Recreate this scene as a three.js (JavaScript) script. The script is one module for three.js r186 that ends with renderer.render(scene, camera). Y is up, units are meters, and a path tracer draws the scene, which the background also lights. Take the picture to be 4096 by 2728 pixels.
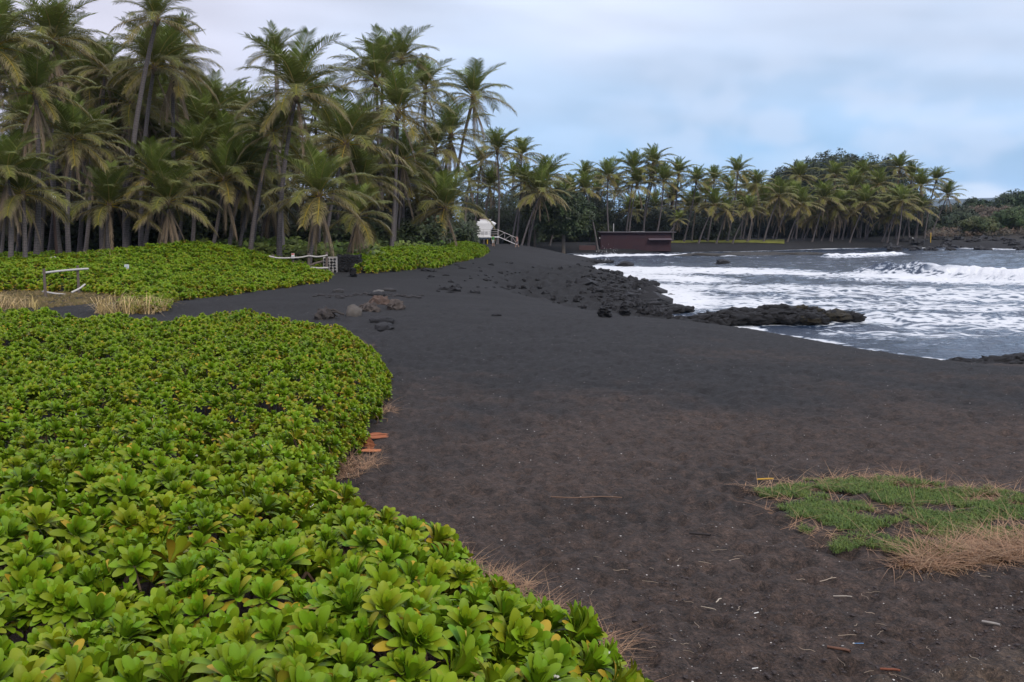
import * as THREE from 'three';
import { mergeGeometries, mergeVertices } from 'three/addons/utils/BufferGeometryUtils.js';
import { MarchingCubes } from 'three/addons/objects/MarchingCubes.js';
import { RoundedBoxGeometry } from 'three/addons/geometries/RoundedBoxGeometry.js';
import { createNoise2D, createNoise3D, createNoise4D } from 'simplex-noise';

// ------------------------------------------------------------------ camera, sky, sun, exposure
const F = 3900, EYE = new THREE.Vector3(0, 5.5, 0), PITCH = Math.atan((1364 - 895) / F);
const scene = new THREE.Scene();
const camera = new THREE.PerspectiveCamera(2 * Math.atan(1364 / F) * 180 / Math.PI, 4096 / 2728, 0.1, 9000);
camera.position.copy(EYE);
camera.rotation.x = -PITCH;
const renderer = new THREE.WebGLRenderer({ antialias: true });
renderer.toneMapping = THREE.LinearToneMapping;
renderer.toneMappingExposure = 1.28;
renderer.shadowMap.enabled = true;

const rngOf = (a) => () => { a |= 0; a = a + 0x6D2B79F5 | 0; let t = Math.imul(a ^ a >>> 15, 1 | a); t = t + Math.imul(t ^ t >>> 7, 61 | t) ^ t; return ((t ^ t >>> 14) >>> 0) / 4294967296; };
const n2 = createNoise2D(rngOf(11)), n3 = createNoise3D(rngOf(12)), n4 = createNoise4D(rngOf(13));
const clamp = (x, a = 0, b = 1) => Math.min(b, Math.max(a, x));
const ss = (a, b, x) => { const t = clamp((x - a) / (b - a)); return t * t * (3 - 2 * t); };
const mix = (a, b, t) => a + (b - a) * t;
const fbm = (x, y, o = 4) => { let s = 0, a = .5, f = 1; for (let i = 0; i < o; i++) { s += a * n2(x * f, y * f); f *= 2.03; a *= .5; } return s; };
const fbm3 = (x, y, z, o = 4) => { let s = 0, a = .5, f = 1; for (let i = 0; i < o; i++) { s += a * n3(x * f, y * f, z * f); f *= 2.03; a *= .5; } return s; };

{ // high overcast: lilac grey to the left, pale blue to the right, bluer under the cloud deck
  const w = 1536, h = 768, d = new Float32Array(w * h * 4);
  for (let j = 0; j < h; j++) for (let i = 0; i < w; i++) {
    const el = (j + .5) / h * Math.PI - Math.PI / 2, az = ((i + .5) / w - .5) * 2 * Math.PI;
    // equirect: centre column looks along -? ; three samples u = atan2(z, x)/2pi + .5
    const dx = Math.cos(el) * Math.cos(az), dz = Math.cos(el) * Math.sin(az), dy = Math.sin(el);
    const right = dx;                                   // +x is the sea side
    const e = Math.max(0, dy);
    const up = ss(0, .34, e + .05 * fbm3(dx * 2, dy * 7, dz * 2));
    const lil = ss(.05, -.4, right + .1 * fbm3(dx, dy * 3 + 4, dz));
    let r = mix(.315, .70, up), g = mix(.50, .735, up), b = mix(.735, .87, up);
    r = mix(r, .68, lil * .8); g = mix(g, .66, lil * .8); b = mix(b, .78, lil * .8);
    // soft streaks of the stratus sheet
    const st = fbm3(dx * 2.2 + 3, dy * 13 + dx * 1.2, dz * 2.2, 5);
    const k = .97 * (1 + .22 * st);
    // low cumulus heads towards the sea
    const cu = ss(-.15, .45, fbm3(dx * 9, dy * 17, dz * 9, 6) + .05) * ss(.02, .06, e) * ss(.24, .1, e) * ss(-.05, .25, right);
    const wh = ss(.0, .4, fbm3(dx * 3.1 + 7, dy * 16, dz * 3.1, 4)) * ss(.0, .03, e) * ss(.1, .04, e) * ss(.15, .45, right);
    r *= k; g *= k; b *= k;
    r = mix(r, .58, cu * .45); g = mix(g, .66, cu * .45); b = mix(b, .82, cu * .45);
    r = mix(r, .76, wh * .75); g = mix(g, .80, wh * .75); b = mix(b, .88, wh * .75);
    const o = (j * w + i) * 4; d[o] = r; d[o + 1] = g; d[o + 2] = b; d[o + 3] = 1;
  }
  const t = new THREE.DataTexture(d, w, h, THREE.RGBAFormat, THREE.FloatType);
  t.mapping = THREE.EquirectangularReflectionMapping; t.magFilter = THREE.LinearFilter; t.minFilter = THREE.LinearFilter; t.needsUpdate = true;
  scene.background = t; scene.environment = t;
}
const sun = new THREE.DirectionalLight(0xfff3e2, 1.4);
sun.position.set(45, 90, 30); sun.target.position.set(0, 0, -60);
sun.castShadow = true; sun.shadow.radius = 34; sun.shadow.mapSize.set(4096, 4096);
Object.assign(sun.shadow.camera, { left: -220, right: 220, top: 220, bottom: -220, near: 1, far: 600 });
scene.add(sun, sun.target);

// ------------------------------------------------------------------ helpers
const V = (x, y, z) => new THREE.Vector3(x, y, z);
const ray = (u, v) => V((u - 2048) / F, (1364 - v) / F, -1).applyEuler(camera.rotation);
const onY = (u, v, y) => { const r = ray(u, v); return r.multiplyScalar((y - EYE.y) / r.y).add(EYE); };      // where a sight line meets a level
const atD = (u, v, D) => { const r = ray(u, v); return r.multiplyScalar(D / -r.z).add(EYE); };                // a point at a given distance from the eye
const taken = {};
const numbered = (n) => { const k = taken[n] = (taken[n] ?? -1) + 1; return k ? n + '_' + String(k).padStart(3, '0') : n; };
function tag(o, label, category, group, kind) { Object.assign(o.userData, { label, category }); if (group) o.userData.group = group; if (kind) o.userData.kind = kind; return o; }
function thing(name, label, category, pos, group) { const g = new THREE.Group(); g.name = numbered(name); g.position.copy(pos); scene.add(g); return tag(g, label, category, group); }
function part(name, geo, mat, parent) { const m = new THREE.Mesh(geo, mat); m.name = name; parent.add(m); return m; }
function single(name, geo, mat, label, category, pos, group) { const m = new THREE.Mesh(geo, mat); m.name = numbered(name); if (pos) m.position.copy(pos); scene.add(m); return tag(m, label, category, group); }
function structure(name, geo, mat) { const m = new THREE.Mesh(geo, mat); m.name = numbered(name); m.userData.kind = 'structure'; scene.add(m); return m; }
const std = (r, g, b, rough = .8, extra = {}) => new THREE.MeshStandardMaterial({ color: new THREE.Color().setRGB(r, g, b), roughness: rough, side: THREE.DoubleSide, ...extra });
function geo(pos, idx, col, uv) { const g = new THREE.BufferGeometry(); g.setAttribute('position', new THREE.Float32BufferAttribute(pos, 3)); if (col) g.setAttribute('color', new THREE.Float32BufferAttribute(col, 3)); if (uv) g.setAttribute('uv', new THREE.Float32BufferAttribute(uv, 2)); g.setIndex(idx); g.computeVertexNormals(); return g; }
function paint(g, fn) { const p = g.attributes.position, c = new Float32Array(p.count * 3); for (let i = 0; i < p.count; i++) { const k = fn(p.getX(i), p.getY(i), p.getZ(i)); c.set(k, i * 3); } g.setAttribute('color', new THREE.BufferAttribute(c, 3)); return g; }
function bar(a, b, r, seg = 6, r2 = r) { const d = b.clone().sub(a), L = d.length(); const g = new THREE.CylinderGeometry(r2, r, L, seg, 1); g.translate(0, L / 2, 0); g.applyQuaternion(new THREE.Quaternion().setFromUnitVectors(V(0, 1, 0), d.normalize())); g.translate(a.x, a.y, a.z); return g; }
function box(w, h, d, x, y, z) { const g = new THREE.BoxGeometry(w, h, d); g.translate(x, y, z); return g; }
function tube(pts, r, seg = 10, rad = 6) { return new THREE.TubeGeometry(new THREE.CatmullRomCurve3(pts), seg, r, rad, false); }
function sdPoly(x, z, P) { // + inside
  let d = 1e9, inside = false;
  for (let i = 0, j = P.length - 1; i < P.length; j = i++) {
    const ex = P[j][0] - P[i][0], ez = P[j][1] - P[i][1], wx = x - P[i][0], wz = z - P[i][1];
    const t = clamp((wx * ex + wz * ez) / (ex * ex + ez * ez + 1e-9)), bx = wx - ex * t, bz = wz - ez * t;
    d = Math.min(d, bx * bx + bz * bz);
    if ((P[i][1] > z) !== (P[j][1] > z) && x < (P[j][0] - P[i][0]) * (z - P[i][1]) / (P[j][1] - P[i][1]) + P[i][0]) inside = !inside;
  }
  return Math.sqrt(d) * (inside ? 1 : -1);
}
function sdLine(x, z, P) { let d = 1e9, at = 0, side = 0; for (let i = 0; i + 1 < P.length; i++) { const ex = P[i + 1][0] - P[i][0], ez = P[i + 1][1] - P[i][1], wx = x - P[i][0], wz = z - P[i][1]; const t = clamp((wx * ex + wz * ez) / (ex * ex + ez * ez + 1e-9)), bx = wx - ex * t, bz = wz - ez * t, q = bx * bx + bz * bz; if (q < d) { d = q; at = (i + t) / (P.length - 1); side = ex * wz - ez * wx; } } return [Math.sqrt(d), at, side]; }
const pxPoly = (list, y) => list.map(([u, v, yy]) => { const p = onY(u, v, yy ?? y); return [p.x, p.z]; });
function grayTex(size, fn, repeat, lo = 0, hi = 1, srgb = false) { // tiling noise texture
  const d = new Uint8Array(size * size * 4);
  for (let j = 0; j < size; j++) for (let i = 0; i < size; i++) { const k = clamp(fn(i / size, j / size)), o = (j * size + i) * 4; const q = 255 * mix(lo, hi, k); d[o] = d[o + 1] = d[o + 2] = q; d[o + 3] = 255; }
  const t = new THREE.DataTexture(d, size, size); t.wrapS = t.wrapT = THREE.RepeatWrapping; t.magFilter = THREE.LinearFilter; t.minFilter = THREE.LinearMipmapLinearFilter; t.generateMipmaps = true;
  if (srgb) t.colorSpace = THREE.SRGBColorSpace; t.repeat.set(repeat, repeat); t.needsUpdate = true; return t;
}
const tn = (x, y, f, seed = 0) => { const a = x * 2 * Math.PI, b = y * 2 * Math.PI, r = f / (2 * Math.PI); return n4(Math.cos(a) * r + seed, Math.sin(a) * r, Math.cos(b) * r, Math.sin(b) * r + seed * .7); }; // periodic noise

// ------------------------------------------------------------------ terrain
const SEA = [[260, -22], [90, -34], [45, -39]].concat(pxPoly([[4096, 1442], [3900, 1470], [3700, 1443], [3500, 1406], [3200, 1352], [2950, 1320], [2800, 1304], [2740, 1290], [2700, 1262], [2676, 1238], [2590, 1220], [2560, 1200], [2570, 1183], [2552, 1164], [2570, 1150], [2620, 1139], [2570, 1128], [2498, 1105], [2418, 1090], [2362, 1066], [2400, 1056], [2432, 1047], [2365, 1040], [2280, 1034], [2196, 1025], [2200, 1018], [2311, 1013], [2534, 1013], [2800, 1008], [2950, 1006], [3112, 1002], [3317, 994], [3646, 990], [3869, 992], [4096, 996]], 0), [[420, -205], [900, -190], [900, -22]]);
const LAVA = pxPoly([[2640, 1125], [2600, 1160], [2640, 1200], [2720, 1250], [2700, 1290], [2560, 1275], [2330, 1240], [2120, 1205], [2020, 1160], [2080, 1100], [2280, 1062], [2460, 1045], [2420, 1085]], .6);
const BANK = [onY(3520, 2740, 2.35), onY(4096, 2560, 2.35)];
const bankN = (() => { const a = BANK[0], b = BANK[1], x = b.x - a.x, z = b.z - a.z, l = Math.hypot(x, z); return [-z / l, x / l]; })();
const bankMask = (x, z) => ss(-.12, .22, (x - BANK[0].x) * bankN[0] + (z - BANK[0].z) * bankN[1] + .16 * fbm(x * 1.7, z * 1.7)) * ss(9, 6, Math.hypot(x - 5, z + 6));
const sea = (x, z) => -sdPoly(x, z, SEA);                    // distance inland, negative at sea
const mound = (x, z, cx, cz, sx, sz, a) => a * Math.exp(-(((x - cx) / sx) ** 2) - (((z - cz) / sz) ** 2));
const tower0 = atD(1945, 940, 160);
function height(x, z) {
  const d = sea(x, z), far = ss(100, 140, -z);
  if (d < 0) return Math.max(-3, d * .16);
  let y = mix(2.35 * (1 - Math.exp(-d / 11)), 1.7 * (1 - Math.exp(-d / 6)), far);
  const lv = ss(-3, 1.5, sdPoly(x, z, LAVA));
  if (lv > 0) y = mix(y, Math.min(y, .5 + .3 * fbm(x * .3, z * .3)) + .42 * Math.abs(fbm(x * .7, z * .7, 4)) * ss(0, 2, d), lv);
  y += mound(x, z, tower0.x + 4, tower0.z + 2, 11, 9, .9);
  y += mound(x, z, -22.5, -68, 5.5, 7, 1.0) + mound(x, z, -33, -58, 12, 7, .3);     // low dune under the second bed
  y += 1.2 * ss(-6, -60, x) * ss(-50, -120, z);                                  // forest floor climbs inland
  y += (7 + 2.5 * fbm(x * .02, z * .02)) * ss(10, 90, d) * ss(80, 140, x) * ss(-190, -290, z);   // scrub rise beyond the bay
  y += .10 * fbm(x * .12, z * .12, 3) * ss(0, 4, d);
  y += .28 * bankMask(x, z);
  return y;
}
function fine(x, z, r) { // trodden sand
  const d = sea(x, z); if (d < .5) return 0;
  const k = ss(70, 25, r);
  const tread = -.075 * Math.max(0, n2(x * 2.3 + 5, z * 2.3) - .1) - .05 * Math.max(0, n2(x * 4.1, z * 4.1 + 9)) + .02 * n2(x * .9, z * .9);
  const scuff = -.05 * ss(.15, .55, fbm(x * 1.6 + 30, z * 1.6, 3)) * scuffMask(x, z);
  return k * (tread + scuff) + .012 * n2(x * 9, z * 9) * ss(30, 10, r);
}
const SCUFFS = [[2410, 2055, .8], [3080, 1900, 1.15], [2990, 2020, .95], [3420, 2060, .8]].map(([u, v, r]) => { const p = onY(u, v, 2.2); return [p.x, p.z, r]; });
function scuffMask(x, z) { let m = 0; for (const [a, b, r] of SCUFFS) m = Math.max(m, ss(1.25, .4, Math.hypot((x - a) / 1.5, z - b) / r + .45 * fbm(x * 2, z * 2, 3))); return m; }
function ground(u, v) { // first point of the land along a sight line
  const r = ray(u, v); let t0 = 2;
  for (let t = 2; t < 900; t *= 1.015) { const p = r.clone().multiplyScalar(t).add(EYE); if (p.y < height(p.x, p.z)) { let a = t0, b = t; for (let i = 0; i < 18; i++) { const m = (a + b) / 2, q = r.clone().multiplyScalar(m).add(EYE); if (q.y < height(q.x, q.z)) b = m; else a = m; } const q = r.clone().multiplyScalar(b).add(EYE); q.y = height(q.x, q.z); return q; } t0 = t; }
  return r.multiplyScalar(900).add(EYE);
}
const sandGrain = grayTex(1024, (x, y) => { const a = .46 + .2 * tn(x, y, 14, 2) + .24 * tn(x, y, 34, 8) + .26 * tn(x, y, 80) + .24 * tn(x, y, 200, 3); const sp = tn(x, y, 240, 9) > .74 ? .8 : 0; return a * .85 + sp; }, 1 / 2.6, .2, 1, true);
const sandBump = grayTex(1024, (x, y) => .5 + .25 * tn(x, y, 22, 1) + .25 * tn(x, y, 70, 2) + .16 * tn(x, y, 220, 5), 1 / 2.6);
const ASH = [.045, .045, .052], SOIL = [.178, .118, .090], DIRT = [.21, .145, .10];
function sandColor(x, z, y) {
  const r = Math.hypot(x, z);
  let k = ss(-.25, .35, (17 - r) * .04 + x * .035 + .55 * fbm(x * .09, z * .09, 4) + .22 * fbm(x * .9, z * .9, 3));
  k = clamp(k);
  let c = ASH.map((a, i) => mix(a, SOIL[i], k));
  let t = 1 + .22 * fbm(x * .25 + 9, z * .25, 4) + .16 * n2(x * 2.1, z * 2.1);
  const sc = scuffMask(x, z) * ss(-.1, .3, fbm(x * 3, z * 3, 3) + .1); t *= mix(1, .4, sc);
  const bk = bankMask(x, z); if (bk > 0) c = c.map((a, i) => mix(a, DIRT[i] * (1 + .3 * fbm(x * 4, z * 4, 3)), bk));
  const d = sea(x, z); t *= mix(.62, 1, ss(.2, 2.2, d + .8 * fbm(x * .5, z * .5, 3)));             // wet sand
  const lv = ss(-2, 2, sdPoly(x, z, LAVA)); if (lv > 0) c = c.map((a, i) => mix(a, [.022, .022, .026][i], lv));
  if (x > 60 && z < -200) { const s = ss(8, 22, d) * ss(70, 110, x); const nn = fbm(x * .06, z * .06, 4); c = c.map((a, i) => mix(a, [.075 + .03 * nn, .065, .042][i], s)); }
  return c.map(a => a * t);
}
{
  const A = []; for (let i = 0; i <= 480; i++) A.push(-34 + 68 * i / 480); for (let i = 1; i < 60; i++) A.push(34 + 292 * i / 60);
  const nr = 580, na = A.length, pos = [0, height(0, 0), 0], col = [...sandColor(0, 0, 0)], uv = [0, 0], idx = [];
  for (let j = 0; j < nr; j++) { const r = .8 * Math.pow(1100 / .8, j / (nr - 1)); for (const a of A) { const q = a * Math.PI / 180, x = Math.sin(q) * r, z = -Math.cos(q) * r; pos.push(x, height(x, z) + fine(x, z, r), z); col.push(...sandColor(x, z)); uv.push(x, -z); } }
  for (let i = 0; i < na; i++) idx.push(0, 1 + (i + 1) % na, 1 + i);
  for (let j = 0; j + 1 < nr; j++) for (let i = 0; i < na; i++) { const a = 1 + j * na + i, b = 1 + j * na + (i + 1) % na, c = a + na, d = b + na; idx.push(a, b, d, a, d, c); }
  structure('black_sand_beach', geo(pos, idx, col, uv), new THREE.MeshStandardMaterial({ vertexColors: true, map: sandGrain, bumpMap: sandBump, bumpScale: .03, roughness: .95, side: THREE.DoubleSide }));
}
console.log('terrain');

// ------------------------------------------------------------------ sea
const BREAK = [ // crest lines in plan, height, half width, length of foam behind
  { P: pxPoly([[3380, 1088], [3560, 1092], [3750, 1100], [3950, 1112], [4150, 1126], [4600, 1150]], 0), A: 1.35, w: 2.3 },
  { P: pxPoly([[3300, 1028], [3400, 1026], [3540, 1021], [3620, 1017]], 0), A: .4, w: 1.3 },
  { P: pxPoly([[2210, 1031], [2320, 1030], [2480, 1024], [2700, 1022], [2860, 1020]], 0), A: .45, w: 1.8 },
];
const FOAM = [ // [pixel polyline on the water], width m, strength
  [[[2210, 1030], [2330, 1031], [2500, 1022], [2760, 1019]], 3.2, 1.0],
  [[[2370, 1068], [2480, 1080], [2620, 1085]], 6, 1.0], [[[2480, 1095], [2600, 1108], [2760, 1118]], 5, .95],
  [[[2600, 1078], [2900, 1084], [3300, 1098], [3700, 1112], [4200, 1135]], 7.5, .9],
  [[[2580, 1140], [2660, 1160], [2700, 1185], [2760, 1205]], 3.6, .95], [[[2600, 1175], [2640, 1205], [2800, 1225]], 2.4, .9],
  [[[2780, 1150], [3300, 1165], [4100, 1185]], 9, .66], [[[2850, 1210], [3300, 1215], [4100, 1240]], 8, .62], [[[3350, 1270], [3700, 1280], [4100, 1300]], 6, .6],
  [[[3450, 1330], [3700, 1340], [4100, 1350]], 4, .42],
  [[[2810, 1303], [2880, 1308], [3000, 1316]], 1.1, 1.0], [[[2860, 1296], [3050, 1296], [3240, 1292], [3400, 1285]], 1.2, .85],
  [[[3000, 1322], [3250, 1358], [3500, 1404]], .5, .6], [[[3700, 1440], [3800, 1452], [3890, 1464]], .7, 1.0],
  [[[3330, 1030], [3450, 1026], [3600, 1018]], 3, .6], [[[3250, 998], [3450, 993], [3700, 991]], 4, .8], [[[2700, 1020], [2900, 1026], [3100, 1020]], 4, .55], [[[3800, 994], [4096, 998]], 3, .6],
].map(([l, w, s]) => [pxPoly(l, 0), w, s]);
const breakerAt = (x, z) => { let h = 0, f = 0; BREAK.forEach((b, i) => { let [d, t, side] = sdLine(x, z, b.P); const end = ss(0, .12, t) * ss(1.001, .9, t); const front = side > 0; const e = Math.exp(-((d / (front ? b.w * .55 : b.w * 1.7)) ** 2)) * end; h += b.A * e * (.8 + .3 * fbm(x * .25 + i * 9, z * .25)); f = Math.max(f, e > .22 && (i || t > .36) ? ss(.2, .5, e + .25 * fbm(x * .6, z * .6) * (1 - e)) * (i ? 1 : ss(.32, .5, t + .06 * fbm(x * .5, z * .5))) * (front || d < b.w * .8 || i ? 1 : .6) : 0); }); return [h, f]; };
function foamDensity(x, z) { let f = .17; for (const [P, w, s] of FOAM) { const [d] = sdLine(x, z, P); if (d < w * 2) f = Math.max(f, s * Math.exp(-((d / w) ** 2) * .9)); } const d = sea(x, z); if (d > -1.4) f = Math.max(f, mix(.34, .62, ss(60, 90, -z)) * ss(-1.4, -.3, d)); return f; }
function foamAt(x, z) {
  const wx = x + 1.6 * fbm(x * .13, z * .13, 3), wz = z + 1.6 * fbm(x * .13 + 40, z * .13, 3);
  const web = 1 - Math.abs(fbm(wx * .42, wz * .75, 4)) * 2.6, sp = .5 + .8 * fbm(wx * .16 + 17, wz * .22, 4), fi = .5 + .6 * fbm(x * 1.4, z * 2.2, 2);
  const n = .45 * web + .4 * sp + .18 * fi, f = foamDensity(x, z);
  return clamp(ss(1 - f - .1, 1 - f + .12, n * .92 + .05) * mix(.75, 1, f));
}
{
  const x0 = -6, x1 = 132, z0 = -262, z1 = -34, w = 1280, h = 1920, c = new Uint8Array(w * h * 4), r = new Uint8Array(w * h * 4);
  for (let j = 0; j < h; j++) for (let i = 0; i < w; i++) {
    const x = mix(x0, x1, (i + .5) / w), z = mix(z1, z0, (j + .5) / h), o = (j * w + i) * 4;
    let f = 0; if (sdFast(x, z)) { f = Math.max(foamAt(x, z), breakerAt(x, z)[1]); }
    const edge = Math.min(i, j, w - 1 - i, h - 1 - j) < 3 ? 0 : 1; f *= edge;
    const q = Math.sqrt(clamp(f));                         // colours below are sRGB bytes
    c[o] = mix(38, 232, q); c[o + 1] = mix(54, 236, q); c[o + 2] = mix(76, 240, q); c[o + 3] = 255;
    const rr = mix(.12, .95, f) * 255; r[o] = r[o + 1] = r[o + 2] = rr; r[o + 3] = 255;
  }
  function sdFast(x, z) { return x < 140 && sea(x, z) < 1; }
  const mk = (d, srgb) => { const t = new THREE.DataTexture(d, w, h); t.magFilter = THREE.LinearFilter; t.minFilter = THREE.LinearMipmapLinearFilter; t.generateMipmaps = true; if (srgb) t.colorSpace = THREE.SRGBColorSpace; t.needsUpdate = true; return t; };
  const A = [], pos = [], uv = [], idx = []; for (let i = 0; i <= 330; i++) A.push(-4 + 40 * i / 330); for (let i = 1; i < 14; i++) A.push(36 + i * 4.5);
  const na = A.length, nr = 400; const ok = [], ripU = [];
  for (let j = 0; j < nr; j++) { const rr = 27 * Math.pow(1400 / 27, Math.pow(j / (nr - 1), 1.15)); for (const a of A) {
    const q = a * Math.PI / 180, x = Math.sin(q) * rr, z = -Math.cos(q) * rr, d = sea(x, z), k = clamp(-d / 5, .12, 1), lod = ss(500, 120, rr);
    const bh = breakerAt(x, z), fo = bh[1];
    let y = .02 + k * (.10 * n2(x * .22 + .5 * z * .1, z * .34) + .05 * n2(x * .6, z * .9 + 4) * lod + .13 * Math.sin(z * .32 + x * .09 + 1.5 * n2(x * .03, z * .03))) + bh[0] * clamp(-d / 2, .1, 1);
    y += fo * (.16 * fbm(x * 1.1, z * 1.1, 3) + .1 * Math.abs(n2(x * 2.2, z * 2.2)));
    pos.push(x, y, z); uv.push((x - x0) / (x1 - x0), (z1 - z) / (z1 - z0)); ok.push(d < 2.5); } }
  for (let j = 0; j + 1 < nr; j++) for (let i = 0; i + 1 < na; i++) { const a = j * na + i, b = a + 1, e = a + na, f = e + 1; if (ok[a] || ok[b] || ok[e] || ok[f]) idx.push(a, b, f, a, f, e); }
  const g = geo(pos, idx, null, uv);
  const bump = grayTex(512, (x, y) => .5 + .3 * tn(x, y, 14, 2) + .22 * tn(x, y, 40, 4) + .14 * tn(x, y, 100, 6), 1); bump.repeat.set((x1 - x0) / 7, (z1 - z0) / 5);
  const m = new THREE.MeshPhysicalMaterial({ map: mk(c, true), roughnessMap: mk(r), roughness: 1, bumpMap: bump, bumpScale: .1, ior: 1.33, side: THREE.DoubleSide });
  structure('sea', g, m);
}
console.log('sea');

// ------------------------------------------------------------------ naupaka (beach shrub) beds
const leafMat = new THREE.MeshPhysicalMaterial({ vertexColors: true, roughness: .48, specularIntensity: .45, side: THREE.DoubleSide });
const GREENS = [[.13, .23, .008], [.155, .25, .009], [.105, .20, .008], [.185, .26, .01]];
function leafGeo(L, Wd, curl, fold, c, tip) { // obovate leaf along +x, face up
  const S = [0, .28, .55, .8, .94, 1], Wk = [.12, .42, .85, 1, .72, .25], pos = [], col = [], idx = [];
  S.forEach((s, i) => { const a = -curl * s * s, x = L * s * Math.cos(a * .6), y = L * s * Math.sin(a); const w = Wd * Wk[i] * .5; const m = i === 5 ? .5 : 1;
    pos.push(x, y + fold * w * m, -w, x, y, 0, x, y + fold * w * m, w);
    for (let k = 0; k < 3; k++) { const q = k === 1 ? 1.12 : 1; col.push(...c.map((v, n) => mix(v, tip[n], s * s * .6) * q)); } });
  for (let i = 0; i < 5; i++) for (let k = 0; k < 2; k++) { const a = i * 3 + k; idx.push(a, a + 1, a + 4, a, a + 4, a + 3); }
  return geo(pos, idx, col);
}
function rosetteLeaves(seed, yellow = .1) {
  const R = rngOf(seed), out = []; const whorls = [[4, 84, .72, .05], [7, 75, .95, .12], [8, 62, 1.06, .25], [7, 42, 1.04, .45]];
  const base = GREENS[Math.floor(R() * 4)]; let az = R() * 6.28;
  whorls.forEach(([n, el, sc, curl], wi) => { for (let i = 0; i < n; i++) {
    az += 2.39996; const e = (el + (R() - .5) * 22) * Math.PI / 180, L = .108 * sc * (.85 + .3 * R());
    let c = base.map((v, k) => v * (wi === 0 ? 1.22 : 1) * (.86 + .28 * R())), tip = c.map((v, k) => v * [1.25, 1.12, 1][k]);
    if (wi === 3 && R() < yellow * 2.4) { c = [.30, .26, .02]; tip = [.42, .25, .02]; }
    if (wi === 2 && R() < yellow * .5) { c = [.22, .26, .02]; tip = [.36, .28, .02]; }
    const g = leafGeo(L, L * (.31 + .08 * R()), curl * (.6 + .8 * R()), .22 + .2 * R(), c, tip);
    g.rotateX((R() - .5) * .5); g.rotateZ(e); g.translate(.008, .012 * (3 - wi), 0); g.rotateY(az); out.push(g); } });
  return out;
}
const rosLeaves = [...Array(7)].map((_, i) => rosetteLeaves(100 + i, i < 5 ? .03 : .09)), rosGeo = rosLeaves.map(l => mergeGeometries(l));
const rosYellow = [...Array(4)].map((_, i) => mergeGeometries(rosetteLeaves(300 + i, .45)));
const stemMat = std(.13, .085, .055, .9), dummy = new THREE.Object3D();
const q1 = new THREE.Quaternion(), UP = V(0, 1, 0);
function bedSpots(poly, H, spacing, seed, range) {
  const R = rngOf(seed), out = []; let bx0 = 1e9, bx1 = -1e9, bz0 = 1e9, bz1 = -1e9; for (const [x, z] of poly) { bx0 = Math.min(bx0, x); bx1 = Math.max(bx1, x); bz0 = Math.min(bz0, z); bz1 = Math.max(bz1, z); }
  const top = (x, z) => height(x, z) + H(x, z, sdPoly(x, z, poly));
  for (let z = bz0; z < bz1; z += spacing) for (let x = bx0; x < bx1; x += spacing) {
    const px = x + (R() - .5) * spacing * 1.3, pz = z + (R() - .5) * spacing * 1.3, r1 = R(), r2 = R(), r3 = R();
    if (!range(px, pz)) continue;
    const d = sdPoly(px, pz, poly) + .25 * fbm(px * .9, pz * .9, 3); if (d < 0) continue;
    const y = top(px, pz), e = .12, gx = (top(px + e, pz) - y) / e, gz = (top(px, pz + e) - y) / e;
    if (n2(px * 1.1 + 50, pz * 1.1) < -.72) continue;                                   // holes in the canopy
    out.push({ x: px, y: y - .07 * r1, z: pz, n: V(-clamp(gx, -1.6, 1.6) + (r2 - .5) * .8, 1.15, -clamp(gz, -1.6, 1.6) + (r3 - .5) * .8).normalize(), a: r1 * 6.28, s: .75 + .5 * r2, r: r3, d });
    const drop = y - height(px, pz);                                                    // flank: leaves down to the ground
    if (d < .35) for (let k = 1; k < 3; k++) { const yy = y - drop * (.28 * k + .1 * R()); if (yy > height(px, pz) + .04) out.push({ x: px + (R() - .5) * .1, y: yy, z: pz + (R() - .5) * .1, n: V(-clamp(gx, -2, 2) + (R() - .5), .8, -clamp(gz, -2, 2) + (R() - .5)).normalize(), a: R() * 6.28, s: .7 + .4 * R(), r: R(), d }); }
  }
  return out;
}
const place = (o, p, sc) => { o.position.set(p.x, p.y, p.z); o.quaternion.setFromUnitVectors(UP, p.n).multiply(q1.setFromAxisAngle(UP, p.a)); o.scale.setScalar(p.s * sc); };
function instanced(name, g, mat, list, sc, parent, colorFn) {
  const m = new THREE.InstancedMesh(g, mat, list.length); m.name = name; m.userData.kind = 'stuff';
  list.forEach((p, i) => { place(dummy, p, sc); dummy.updateMatrix(); m.setMatrixAt(i, dummy.matrix); if (colorFn) m.setColorAt(i, colorFn(p)); }); parent.add(m); return m;
}
const tint = new THREE.Color();
function fillBed(root, spots, sc, yellowAt) {
  const b = rosGeo.map(() => []), yb = rosYellow.map(() => []);
  for (const p of spots) { const k = yellowAt(p); if (p.r < k) yb[Math.floor(p.r / k * 3.99)].push(p); else b[Math.floor(p.a / 6.2832 * rosGeo.length) % rosGeo.length].push(p); }
  const cf = (p) => { const t = .9 + .22 * fbm(p.x * .5, p.z * .5, 3) + .15 * (p.r - .5); return tint.setRGB(t * 1.02, t, t); };
  b.forEach((l, i) => l.length && instanced('foliage', rosGeo[i], leafMat, l, sc, root, cf)); yb.forEach((l, i) => l.length && instanced('foliage', rosYellow[i], leafMat, l, sc, root, cf));
}
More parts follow.
